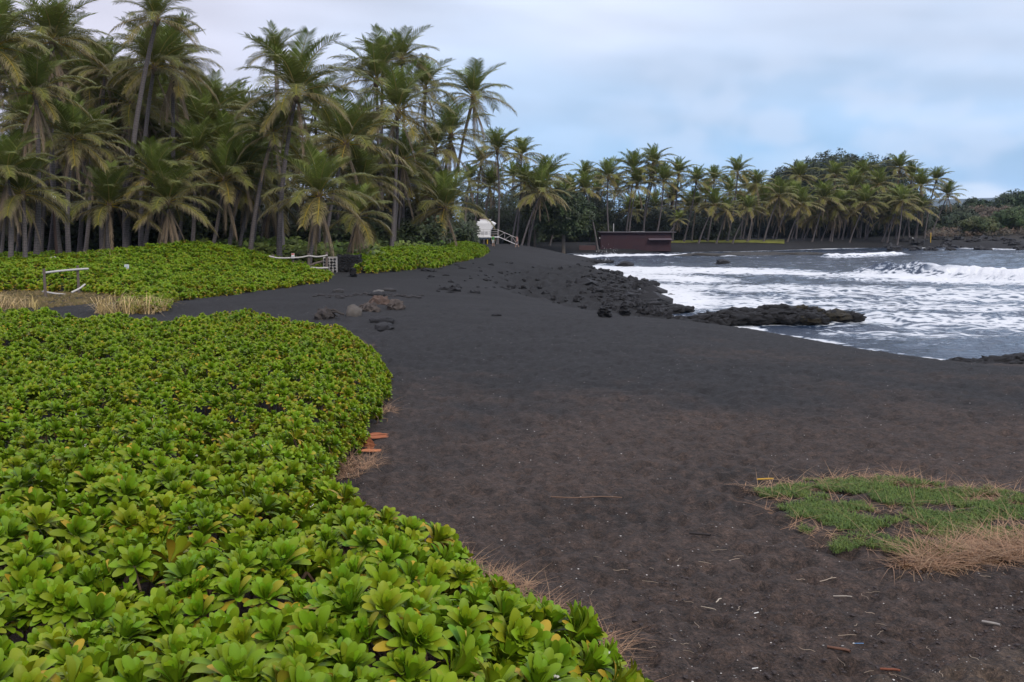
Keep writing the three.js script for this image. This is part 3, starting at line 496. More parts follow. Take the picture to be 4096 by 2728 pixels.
broadTree('broad_tree', 'dark green round tree at the right edge beyond the bay', 'tree', 4060, 330, 765, 230, 5.5, [.028, .055, .018], { n: 1800, lobes: 26, dome: .7, leaf: 1.8 });
broadTree('broad_tree', 'lighter green tree at the right edge near the far shore', 'tree', 4070, 262, 832, 190, 3.4, [.055, .095, .026], { n: 1500, lobes: 22, dome: .6, leaf: 1.2 });
broadTree('broad_tree', 'flat-topped olive tree on the far shore left of the lighter green tree', 'tree', 3915, 255, 875, 140, 1.9, [.075, .095, .03], { n: 900, lobes: 18, dome: .3, leaf: 1.0 });
broadTree('broad_tree', 'dull green tree mass right of the last far palms', 'tree', 3790, 275, 812, 240, 5, [.04, .058, .026], { n: 1800, lobes: 26, dome: .95, leaf: 1.3 });
broadTree('broad_tree', 'small green tree on the skyline left of the dark round one', 'tree', 3900, 345, 797, 110, 2.4, [.035, .06, .02], { n: 500, dome: .8, leaf: 1.4 });
thicket('hill_scrub', 'reddish brown and green scrub covering the low rise at right', 'scrub', [[3700, 4250, 290, 380, .3, 2.4, 2600], [3700, 4250, 250, 300, .2, 1.2, 900]], [.085, .062, .040], 64);
{ // far blue upland
  const pos = [], idx = []; const n = 60; for (let i = 0; i <= n; i++) { const u = mix(2600, 5600, i / n), p = atD(u, 895, 3200); const y = 5.5 + (mix(92, 116, ss(.2, .75, i / n)) + 6 * fbm(i * .15, 2)) * 3200 / F; pos.push(p.x, -5, p.z + 500, p.x, y * .55, p.z + 200, p.x, y, p.z, p.x, -5, p.z - 500); }
  for (let i = 0; i < n; i++) for (let k = 0; k < 3; k++) { const a = i * 4 + k; idx.push(a, a + 4, a + 5, a, a + 5, a + 1); }
  structure('distant_hill', geo(pos, idx), std(.05, .065, .05, 1));
}
{ // lawn strip behind the far berm
  const pos = [], idx = [], col = []; const nx = 60, nz = 8; for (let j = 0; j <= nz; j++) for (let i = 0; i <= nx; i++) { const p = atD(mix(2670, 3140, i / nx), 895, mix(203, 216, i / nx) + 20 * j / nz); pos.push(p.x, height(p.x, p.z) + .12 + .05 * fbm(p.x, p.z), p.z); const k = .8 + .5 * fbm(p.x * .3, p.z * .3); col.push(.20 * k, .21 * k, .02 * k); }
  for (let j = 0; j < nz; j++) for (let i = 0; i < nx; i++) { const a = j * (nx + 1) + i; idx.push(a, a + 1, a + nx + 2, a, a + nx + 2, a + nx + 1); }
  structure('lawn', geo(pos, idx, col), new THREE.MeshStandardMaterial({ vertexColors: true, roughness: .95, side: THREE.DoubleSide }));
}
console.log('broadleaf');

// ------------------------------------------------------------------ lava and stones
const lavaTex = grayTex(512, (x, y) => .5 + .3 * tn(x, y, 10, 7) + .3 * tn(x, y, 40, 8) + .2 * tn(x, y, 120, 2), 1);
const lavaMat = new THREE.MeshStandardMaterial({ vertexColors: true, roughness: .68, bumpMap: lavaTex, bumpScale: .06, side: THREE.DoubleSide });
function rockGeo(seed, detail, flat, rough, c) {
  let g = mergeVertices(new THREE.IcosahedronGeometry(1, detail).deleteAttribute('normal').deleteAttribute('uv')); const p = g.attributes.position, uv = [];
  for (let i = 0; i < p.count; i++) { const x = p.getX(i), y = p.getY(i), z = p.getZ(i), k = 1 + rough * fbm3(x * 1.3 + seed * 7, y * 1.3, z * 1.3, 3) + rough * .5 * Math.abs(fbm3(x * 3 + seed, y * 3, z * 3, 2)); p.setXYZ(i, x * k, y * k * flat, z * k); uv.push(x + z, y + z); }
  g.setAttribute('uv', new THREE.Float32BufferAttribute(uv, 2)); g.computeVertexNormals(); return paint(g, (x, y, z) => { const k = 1 + .35 * fbm3(x * 3, y * 3, z * 3 + seed, 2); return c.map(v => v * k); });
}
const BLACK = [.019, .019, .022], stoneGeo = [...Array(6)].map((_, i) => { const g = rockGeo(i + 1, 1 + i % 2, .62, 1.0, BLACK).toNonIndexed(); g.computeVertexNormals(); return g; });
function stone(name, label, group, p, sx, sy, sz, turn, g, mat = lavaMat, category = 'rock') { const m = single(name, g, mat, label, category, V(p.x, p.y + sy * .22, p.z), group); m.scale.set(sx, sy / .6, sz); m.rotation.y = turn; return m; }
{ // rubble along the water
  const R = rngOf(31); let n = 0, tries = 0; const label = 'black lava rock in the rubble at the water edge, mid beach';
  while (n < 290 && tries++ < 14000) { const p = onY(mix(2020, 2660, R()), mix(1050, 1275, R()), .5), d = sea(p.x, p.z); if (sdPoly(p.x, p.z, LAVA) < -.8 || d < -1.6) continue; const edge = ss(5, .5, Math.abs(d)); if (R() > .2 + .8 * edge) continue; const s = mix(.08, .3, R() * R()) * (1 + edge * .6); p.y = Math.max(height(p.x, p.z), -.12); stone('lava_rock', label, 'rubble of lava rocks', p, s * (.8 + .6 * R()), s * (.5 + .5 * R()), s * (.8 + .5 * R()), R() * 6, stoneGeo[n % 6]); n++; }
  for (const [u, v, s, w] of [[2540, 1195, .6, 'dark wet rock with foam round it, left of the lava tongue'], [2610, 1172, .8, 'flat wet rock under the small foam gully'], [2610, 1213, .95, 'long low rock just above the lava tongue root'], [2690, 1176, .3, 'small black rock alone in the foam'], [2340, 1168, .75, 'blocky boulder on the lava flat'], [2470, 1100, .5, 'dark rock at the upper foam edge'], [2890, 1053, .8, 'half-sunk dark rock in the outer foam band'], [2500, 1059, .7, 'low dark reef rock in the cove mouth']]) { const p = onY(u, v, .1); p.y = Math.max(-.1, height(p.x, p.z)); stone('lava_rock', w, null, p, s * 1.6, s * .6, s, 1 + u, stoneGeo[u % 6]); }
  let k = 0; for (const [u, v, s, l] of [[2850, 1022, 2.6, 'leftmost long low reef in the far shallows'], [2960, 1021, 3.2, 'middle long low reef in the far shallows'], [3060, 1016, 3, 'right long low reef in the far shallows'], [3180, 1018, 2.4, 'outermost dark reef beside the far small breaker']]) { const p = onY(u, v, .1); p.y = -.15; stone('reef_rock', l, null, p, s * 2.4, .55, s * .8, .2, rockGeo(60 + k++, 3, .5, .8, [.034, .03, .024])); }
  const far = 'dark lava boulder along the far right shore'; for (let i = 0; i < 46; i++) { const p = onY(mix(3560, 4140, (i + R()) / 46), mix(975, 993, R()), .5), s = mix(.5, 1.5, R() * R()); p.y = Math.max(height(p.x, p.z), -.1); stone('lava_boulder', far, 'boulders of the far right shore', p, s * 1.5, s * .7, s, R() * 6, stoneGeo[i % 6]); }
}
function outcrop(name, label, a, b, n, seed, width, hump, mossy) { // overlapping ropy lobes
  const R = rngOf(seed), gs = [], dir = b.clone().sub(a).setY(0).normalize();
  for (let i = 0; i < n; i++) { const t = (i + R() * .8) / n, lat = (R() - .5) * width * (1 - .5 * ss(.85, 1, t)), c = a.clone().lerp(b, t), k = 1 - .6 * Math.abs(lat) / (width * .5), s = mix(.24, .5, R()) * Math.min(1, .45 + width * .25);
    const g = rockGeo(seed + i, 2, .6, 1.0, t > mossy && t < .97 && R() < .6 ? [.036, .029, .014] : [.010, .010, .012]); g.scale(s * (.9 + .4 * R()), s * .8, s * (.7 + .3 * R())); g.rotateZ((R() - .4) * .3); g.rotateY(R() * .8 - .5); g.translate(c.x - a.x - dir.z * lat, hump(t) * k - .18 + .1 * (R() - .5), c.z - a.z + dir.x * lat); gs.push(g); }
  return single(name, mergeGeometries(gs), lavaMat, label, 'lava outcrop', V(a.x, .1, a.z));
}
outcrop('lava_tongue', 'long low ropy black lava tongue reaching into the surf', onY(2420, 1268, .55), onY(3400, 1284, 0), 240, 200, 2.6, t => .5 - .25 * ss(0, .3, t) + .6 * ss(.25, .6, t) * (1 - .7 * ss(.75, 1, t)), .74);
outcrop('lava_ledge', 'low black lava ledge between the foam gully and the tongue', onY(2440, 1205, .4), onY(2720, 1246, .1), 90, 520, 3.4, t => .75 - .5 * t, 2);
outcrop('lava_ledge', 'dark lava point jutting into the foam above the gully', onY(2330, 1120, .4), onY(2620, 1142, .1), 90, 640, 5, t => .75 - .45 * t, 2);
outcrop('shore_rocks', 'low black lava shelf at the right edge where sand meets water', onY(3860, 1462, .3), onY(4200, 1448, .3), 110, 990, 2.2, t => .3 + .3 * t, 2);
outcrop('lava_ledge', 'far black lava point at the mouth of the cove', onY(2250, 1046, .4), onY(2430, 1047, .1), 70, 760, 5, t => .7 - .45 * t, 2);
outcrop('lava_ledge', 'black lava shelf at the foam gully edge, mid shore', onY(2400, 1165, .4), onY(2570, 1180, .1), 60, 880, 4, t => .7 - .4 * t, 2);
{ // boulder, driftwood stumps and the line of stones across the sand
  const grey = rockGeo(9, 3, .9, .35, [.15, .135, .12]), pl = ground(1415, 1263); stone('boulder', 'pale grey rounded boulder beside driftwood on the sand', null, pl, .3, .24, .26, .4, grey, std(1, 1, 1, .9, { vertexColors: true, bumpMap: lavaTex, bumpScale: .03 }));
  const wood = std(.095, .078, .07, .95, { bumpMap: ringTex, bumpScale: .03 });
  const drift = (u, v, label, s, seed, col = wood) => { const R = rngOf(seed), p = ground(u, v), gs = []; gs.push(rockGeo(seed, 3, .5, .9, [1, 1, 1]).scale(.42 * s, .75 * s, .34 * s).deleteAttribute('color')); for (let i = 0; i < 7; i++) { const an = R() * 6.28, l = (.4 + .5 * R()) * s; const m = tube([V(0, .12 * s, 0), V(Math.cos(an) * l * .5, (.18 + .15 * R()) * s, Math.sin(an) * l * .4), V(Math.cos(an) * l, (-.02 + .12 * R()) * s, Math.sin(an) * l * .7)], .035 * s * (.6 + R()), 6, 6); gs.push(m); } const g = mergeGeometries(gs.map(q => { const k = q.index ? q.toNonIndexed() : q; k.deleteAttribute('normal'); return k; })); g.computeVertexNormals(); p.y += .06 * s; single('driftwood_stump', g, col, label, 'driftwood', p); };
  drift(1480, 1243, 'low brown driftwood stump right of the grey boulder', .75, 3); drift(1520, 1216, 'tallest reddish driftwood stump on the open sand', .8, 4, std(.10, .068, .055, .95)); drift(1585, 1236, 'rightmost driftwood stump with a forked root', .75, 5); drift(1300, 1272, 'dark driftwood half hidden by the foreground shrubs', .8, 6, std(.05, .043, .04, .95));
  const R = rngOf(55); const small = [...Array(4)].map((_, i) => rockGeo(30 + i, 1, .6, .6, [.06, .056, .058]));
  for (let i = 0; i < 46; i++) { const u = mix(1255, 1690, (i + R()) / 46); if (u > 1470 && u < 1545 && R() < .5) continue; const p = ground(u, 1183 + 5 * Math.sin(u * .02) + (R() - .5) * 8), s = mix(.05, .13, R()); stone('beach_stone', 'small grey stone in the line of stones across the sand', 'line of small stones', p, s * 1.5, s * .7, s, R() * 6, small[i % 4], lavaMat, 'stone'); }
  for (const [u, v, s, l] of [[1355, 1168, .26, 'flat grey stone left above the line of stones'], [1515, 1170, .22, 'pale stone topping the gap in the line of stones'], [1508, 1182, .28, 'dark stone under the pale one in the line of stones'], [1555, 1163, .25, 'grey stone right of the pale one above the stone line'], [1530, 1288, .28, 'upper of two flat dark stones on open sand'], [1538, 1315, .3, 'lower of two flat dark stones on open sand'], [1985, 1262, .14, 'single dark stone far out on the open sand']]) { const p = ground(u, v); stone('beach_stone', l, null, p, s * 1.5, s * .55, s, u, rockGeo(u % 13, 2, .6, .5, l.startsWith('pale') ? [.2, .19, .18] : l.includes('dark') ? [.028, .028, .032] : [.07, .067, .068]), lavaMat, 'stone'); }
  for (let i = 0; i < 70; i++) { const p = ground(mix(1700, 2150, R()), mix(1040, 1175, R())), s = mix(.06, .3, R() * R()); stone('lava_stone', 'dark stone strewn on the middle of the beach short of the tower', 'stones strewn on the middle beach', p, s * 1.7, s * .6, s, R() * 6, stoneGeo[i % 6], lavaMat, 'stone'); }
  const cairn = (u, v, label, s, n, seed) => { const Q = rngOf(seed), p = ground(u, v), root = thing('stone_cairn', label, 'cairn', p); let y = 0; for (let i = 0; i < n; i++) { const r = s * mix(.3, .16, i / n), m = part('stone', stoneGeo[i % 6], lavaMat, root); m.scale.set(r * 1.2, r * .75, r); m.position.set((Q() - .5) * .05, y + r * .3, (Q() - .5) * .05); m.rotation.y = Q() * 6; y += r * .66; } };
  cairn(1413, 1108, 'small dark stack of stones standing alone before the green bed', .75, 5, 1); cairn(2415, 1268, 'stack of stones on the edge of the lava flat', .95, 3, 2); cairn(2498, 1262, 'slim stack of stones near the root of the lava tongue', .8, 4, 3);
}
console.log('lava');

// ------------------------------------------------------------------ built things
const postMat = std(.13, .105, .09, .95, { bumpMap: ringTex, bumpScale: .01 }), railMat = std(.52, .50, .48, .8), whiteMat = std(.78, .78, .79, .6), metalMat = std(.42, .40, .39, .5);
const up = (p, h) => V(p.x, p.y + h, p.z);
{ // broken rail fence at left
  const a = ground(182, 1187), b = atD(316, 1175, -a.z + 2.5); b.y = height(b.x, b.z); const h = 1.22; const root = thing('rail_fence', 'broken two-post rail fence with whitish rails in the dry grass at left', 'fence', a); const L = (p) => p.clone().sub(a), k = -a.z;
  for (const [p, hh] of [[a, 112], [b, 118]]) { const H = hh * k / F, q = L(p); part('post', bar(V(q.x, q.y - .3, q.z), V(q.x, q.y + H, q.z), .07, 8, .062), postMat, root); }
  const w = (u, v, dz = 0) => L(atD(u, v, k + dz)); part('rail', tube([w(172, 1092, 0), w(220, 1086, .8), w(280, 1080, 1.8), w(352, 1075, 3.2)], .05, 10, 7), railMat, root);
  part('rail', tube([w(170, 1165, -.08), w(215, 1174, .5), w(262, 1178, 1.2)], .045, 8, 7), railMat, root); part('rail', tube([w(286, 1170, 1.3), w(318, 1154, 1.6), w(340, 1137, 1.9)], .045, 8, 7), railMat, root);
}
{ // rail fence with sign, rubble wall
  const c = ground(1308, 1092), D = -c.z, root = thing('rail_fence', 'wooden rail fence with white top rail and four posts below the big palm', 'fence', c), w = (u, v, dz = 0) => atD(u, v, D + dz).sub(c);
  for (const [u, v0, v1, r] of [[1092, 1018, 1088, .11], [1172, 1030, 1088, .1], [1235, 1012, 1090, .1], [1307, 1008, 1096, .1]]) { const t = w(u, v0), b = w(u, v1); part('post', bar(V(b.x, Math.min(b.y, t.y - 1.2) - .3, b.z), t, r, 8, r * .9), postMat, root); }
  part('rail', tube([w(1076, 1024, -.15), w(1104, 1031, -.15), w(1172, 1031, -.15), w(1205, 1029, -.15), w(1236, 1023, -.15)], .055, 14, 7), railMat, root); part('rail', tube([w(1238, 1023, -.16), w(1270, 1027, -.16), w(1310, 1021, -.16)], .055, 10, 7), railMat, root);
  part('rail', tube([w(1215, 1077, -.16), w(1240, 1071, -.16), w(1280, 1072, -.16), w(1314, 1071, -.16)], .06, 10, 7), railMat, root);
  const sg = atD(1172, 1023, D - .3), sr = thing('notice_board', 'small white notice with red top fixed to the fence post', 'sign', sg); part('panel', box(.21, .33, .02, 0, 0, 0), whiteMat, sr); part('red_band', box(.19, .09, .012, 0, .11, .012), std(.55, .12, .10, .6), sr); part('text_line', mergeGeometries([0, 1, 2].map(i => box(.14, .014, .006, 0, -.02 - i * .045, .0125))), std(.06, .06, .06, .8), sr);
  // old masonry end with black stones in pale mortar
  const wa = atD(1322, 1082, D + 1.4); wa.y = height(wa.x, wa.z); const mr = thing('masonry_wall', 'ruined wall end of dark stones set in pale mortar behind the fence', 'wall', wa); const W0 = .95, Hh = 1.18; part('mortar', box(W0, Hh, .45, 0, Hh / 2 - .1, 0), std(.42, .40, .38, .95, { bumpMap: lavaTex, bumpScale: .03 }), mr);
  const R = rngOf(14); for (let i = 0; i < 4; i++) for (let j = 0; j < 5; j++) { const m = part('wall_stone', stoneGeo[(i * 5 + j) % 6], lavaMat, mr); m.position.set(-.36 + i * .24 + (R() - .5) * .05, .06 + j * .21, .2); m.scale.set(.09 + .03 * R(), .13, .09); m.rotation.y = R() * 6; }
  const lw = atD(1395, 1080, D + 2.2); lw.y = height(lw.x, lw.z); const lr = thing('lava_wall', 'dry stacked black lava rock wall next to the shrub bed', 'wall', lw); const rows = 6, wd = 115 * (D + 2) / F, ht = 66 * (D + 2) / F;
  for (let j = 0; j < rows; j++) for (let i = 0; i < 11 - Math.floor(j * .5); i++) for (const dz of [0, -.4]) { const s = ht / rows * .75, m = part('lava_block', stoneGeo[Math.floor(R() * 6)], lavaMat, lr); m.position.set(-wd / 2 + (i + .5 + (R() - .5) * .5) * wd / 11 + j * .03, (j + .4) * ht / rows, dz + (R() - .5) * .12 - j * .05); m.scale.set(s * (.9 + .5 * R()), s * (1 + .4 * R()), s); m.rotation.set(R(), R() * 6, R()); }
  const log = (u0, v0, u1, v1, r, dz, l) => { const p = atD(u0, v0, D + dz), q = atD(u1, v1, D + dz + .4); for (const k of [p, q]) k.y = Math.max(k.y, height(k.x, k.z) + r * .6); single('fallen_log', tube([V(0, 0, 0), q.clone().sub(p).multiplyScalar(.5).add(V(0, .04, 0)), q.clone().sub(p)], r, 8, 7), std(.16, .13, .115, .95), l, 'log', p); };
  log(1130, 1075, 1215, 1052, .09, 2.5, 'grey fallen trunk leaning behind the rail fence'); log(1240, 1062, 1290, 1046, .08, 1.5, 'slanting grey pole behind the right fence bay'); log(1262, 1086, 1330, 1088, .07, .4, 'reddish grey log lying at the foot of the fence');
  const dl = ground(1370, 1086); single('driftwood_branch', tube([V(-.3, .06, 0), V(0, .12, .1), V(.25, .06, 0), V(.55, .09, -.1)], .06, 8, 6), railMat, 'whitish driftwood lying at the foot of the lava wall', 'driftwood', dl);
}
{ // dune sign, pole, bleached branch
  const p = atD(507, 1068, 52), root = thing('dune_sign', 'small pale blue-white sign standing in the shrub dune', 'sign', V(p.x, height(p.x, p.z), p.z)); const y = p.y - root.position.y; part('post', bar(V(0, -.2, -.04), V(0, y + .16, -.04), .03, 6), postMat, root); part('panel', box(.24, .27, .02, 0, y, 0), std(.6, .66, .7, .6), root); part('text_line', mergeGeometries([0, 1, 2].map(i => box(.15, .018, .006, 0, y + .06 - i * .06, .0125))), std(.2, .24, .3, .8), root);
  const b = atD(221, 895, 61); b.y = height(b.x, b.z); const t = atD(211, 790, 61), pr = thing('wooden_pole', 'thin dark brown pole with a white fitting before the left palms', 'pole', b); const q = t.clone().sub(b); part('shaft', bar(V(0, -.3, 0), q, .1, 8, .075), std(.06, .035, .028, .9), pr); part('bracket', tube([q.clone(), q.clone().add(V(-.02, .28, 0)), q.clone().add(V(.12, .3, .05))], .035, 6, 6), whiteMat, pr); part('lamp', new THREE.SphereGeometry(.1, 8, 6).translate(q.x + .14, q.y + .02, q.z + .1), whiteMat, pr);
  const w = atD(200, 1012, 58), wg = height(w.x, w.z); w.y = Math.max(w.y, wg + .6); single('bleached_branch', tube([V(-.3, -.75, 0), V(-.2, -.45, .0), V(.05, -.28, 0), V(.3, -.24, 0), V(.5, -.7, -.1)], .04, 10, 6), railMat, 'curved bleached branch above the shrubs at the foot of the dark pole', 'driftwood', w);
}
{ // lifeguard tower
  const D = -tower0.z, m = D / F, b = tower0.clone(); b.y = height(b.x, b.z); const root = thing('lifeguard_tower', 'white lifeguard tower with flared cabin, deck rail and long ramp', 'lifeguard tower', b);
  const w = (u, v, dz = 0) => atD(u, v, D + dz).sub(b); const deckY = w(1945, 946).y, X = (u) => w(u, 940).x;
  part('deck', box(X(1996) - X(1904), .14, 2.9, (X(1996) + X(1904)) / 2, deckY - .07, 0), whiteMat, root); part('deck_beam', box(X(1962) - X(1912), .28, 2.2, (X(1962) + X(1912)) / 2, deckY - .29, 0), std(.3, .33, .38, .7), root);
  for (const [u, z, c] of [[1915, 1.0, 0], [1915, -1.0, 0], [1950, 1.0, 1], [1955, -1.0, 0], [1985, -1, 0]]) part('leg', bar(V(X(u), -.4, z), V(X(u), deckY - .1, z), .09, 8), c ? std(.62, .40, .02, .5) : std(.25, .24, .24, .7), root);
  // cabin: straight below, flaring to a prow seaward
  const x0 = X(1909), x1 = X(1962), xp = X(1986), xr = X(1970), H = 68 * m, zb = 1.05; const ring = (y, l, r, z, prow) => [[l, y, z], [r, y, z], [prow, y, 0], [r, y, -z], [l, y, -z]];
  const R = [ring(deckY + .002, x0, x1 - .1, zb, x1), ring(deckY + H * .38, x0, x1, zb, x1 + .1), ring(deckY + H * .58, x0, x1 + .2, zb * 1.02, x1 + .55), ring(deckY + H * .76, x0, x1 + .3, zb * 1.06, xp), ring(deckY + H * .89, x0 + .02, x1 - .15, zb, x1 + .35), ring(deckY + H * .89 + .001, x0 + .5, x1 - .3, zb * .7, x1 - .1), ring(deckY + H, x0 + .42, x1 - .12, zb * .85, x1 + .2)];
  const tri = []; const Q = (a, b2, c, d) => tri.push(...a, ...b2, ...c, ...a, ...c, ...d); for (let i = 0; i + 1 < R.length; i++) for (let k = 0; k < 5; k++) Q(R[i][k], R[i][(k + 1) % 5], R[i + 1][(k + 1) % 5], R[i + 1][k]); const tp = R[R.length - 1]; tri.push(...tp[0], ...tp[1], ...tp[2], ...tp[0], ...tp[2], ...tp[3], ...tp[0], ...tp[3], ...tp[4]); const g = new THREE.BufferGeometry(); g.setAttribute('position', new THREE.Float32BufferAttribute(tri, 3)); g.computeVertexNormals(); part('cabin', g, whiteMat, root);
  part('roof_trim', box(x1 - x0 - .5, .05, zb * 1.7, (x0 + x1) / 2 + .15, deckY + H + .03, 0), std(.5, .28, .27, .6), root);
  part('back_panel', box(.05, H * .5, zb * 1.9, x0 - .09, deckY + H * .55, 0), std(.35, .37, .42, .7), root);
  const gate = [[x0 + .9, .32], [x0 + 1.5, .32]]; for (const [x, y] of gate) part('wall_panel', box(.5, .5, .03, x, deckY + .55, zb + .02), std(.55, .55, .57, .6), root); part('lettering', mergeGeometries([box(.22, .05, .012, x0 + 1.5, deckY + .72, zb + .045), box(.18, .05, .012, x0 + 1.5, deckY + .42, zb + .045)]), std(.1, .1, .12, .8), root);
  const rz = 1.4, rx0 = X(1906), rx1 = X(1992); for (const y of [.42, .78, 1.15]) part('deck_rail', mergeGeometries([bar(V(rx0, deckY + y, rz), V(rx1, deckY + y, rz), .022, 6), bar(V(rx0, deckY + y, -rz), V(rx1, deckY + y, -rz), .022, 6), bar(V(rx1, deckY + y, rz), V(rx1, deckY + y, -.2), .022, 6)]), metalMat, root);
  for (const x of [0, .33, .66, 1]) for (const z of [rz, -rz]) part('rail_post', bar(V(mix(rx0, rx1, x), deckY, z), V(mix(rx0, rx1, x), deckY + 1.16, z), .025, 6), metalMat, root);
  const foot = w(2072, 982); { const gp = foot.clone().add(b); foot.y = height(gp.x, gp.z) - b.y + .03; } const rs = V(rx1, deckY - .03, -.75); // ramp
  for (const z of [-1.25, -.25]) { const a = V(rs.x, rs.y, z), e = V(foot.x, foot.y, z); part('ramp_stringer', bar(a, e, .06, 6), whiteMat, root); const at = a.clone().add(V(0, 1.1, 0)), et = e.clone().add(V(0, 1.1, 0)); part('ramp_handrail', bar(at, et, .045, 6), metalMat, root); for (const t of [0, .33, .66, 1]) part('ramp_post', bar(a.clone().lerp(e, t), at.clone().lerp(et, t), .028, 6), metalMat, root); for (const [t0, t1] of [[.33, .66], [1, .66], [.0, .33]]) part('ramp_brace', bar(a.clone().lerp(e, t0), at.clone().lerp(et, t1), .03, 6), metalMat, root); }
  { const n = 12; for (let i = 0; i < n; i++) { const t = (i + .5) / n; part('ramp_plank', box((foot.x - rs.x) / n * .86, .04, 1.1, mix(rs.x, foot.x, t), mix(rs.y, foot.y, t) + .05, -.75), std(.22, .18, .16, .9), root); } }
}
{ // red shed
  const a = onY(2402, 984, 1.3), D = -a.z + 1, m = D / F, b = atD(2543, 984, D); b.y = height(b.x, b.z); const root = thing('beach_shed', 'long low dark red shed with flat roof and side awning behind the berm', 'shed', b); const L = 281 * m, top = atD(2543, 930, D).y - b.y, dp = 5.5;
  const red = [std(.038, .0175, .0245, .9), std(.035, .017, .0245, .9), std(.041, .018, .024, .9)];
  part('core', box(L - .1, top + .3, dp, 0, top / 2 - .15, -dp / 2 - .04), std(.05, .02, .025, .9), root); const rows = 3, cols = 11; for (let j = 0; j < rows; j++) for (let i = 0; i < cols; i++) part('wall_panel', box(L / cols - .015, (top + .3) / rows - .02, .05, -L / 2 + (i + .5) * L / cols, -.3 + (j + .5) * (top + .3) / rows, 0), red[(i * 2 + j * 5 + (i * j) % 3) % 3], root);
  part('roof', box(L + 1.2, .13, dp + 1, .3, top + .09, -dp / 2 + .1), std(.07, .066, .075, .7), root); part('fascia', box(L + 1.1, .1, .05, .3, top + .0, .54), std(.10, .07, .085, .7), root);
  for (const x of [-.6, .3, 1.2]) part('roof_sheet', box(.75, .04, .7, x, top + .19, .1), std(.5, .5, .5, .7), root);
  const aw = box(92 * m, .07, 1.0, 0, 0, .5); aw.rotateX(.28); aw.translate(L / 2 - 45 * m, top * .66, .05); part('awning', aw, std(.13, .10, .12, .7), root);
  part('vent_pipe', bar(V(-86 * m, top + .1, -1.5), V(-86 * m, top + 1.7, -1.5), .08, 8), std(.42, .42, .42, .7), root); part('wall_lamp', box(.22, .3, .1, -L / 2 - .15, top * .68, -.1), std(.3, .3, .3, .7), root); part('side_wall', box(.05, top + .3, dp - .2, -L / 2 - .03, top / 2 - .15, -dp / 2 - .1), red[0], root);
  const lw = atD(2350, 978, D - 1); lw.y = height(lw.x, lw.z); single('low_block_wall', new RoundedBoxGeometry(3.2, 1.0, .35, 2, .04).translate(0, .35, 0), std(.08, .045, .045, .9), 'low dark reddish wall beside the left end of the shed', 'wall', lw);
  const yp = onY(3722, 968, 1.2); yp.y = height(yp.x, yp.z); single('marker_post', mergeGeometries([bar(V(0, -.3, 0), V(0, 2.2, 0), .1, 8), bar(V(0, 2.2, 0), V(0, 2.4, 0), .1, 8, .02)]), std(.55, .36, .03, .6), 'yellow marker post on the far right shore', 'post', yp);
  const bx = onY(3647, 966, 1.1); bx.y = height(bx.x, bx.z); single('cool_box', new RoundedBoxGeometry(.7, .42, .45, 2, .05).translate(0, .2, 0), whiteMat, 'small white box on the far beach under the last palms', 'box', bx);
}
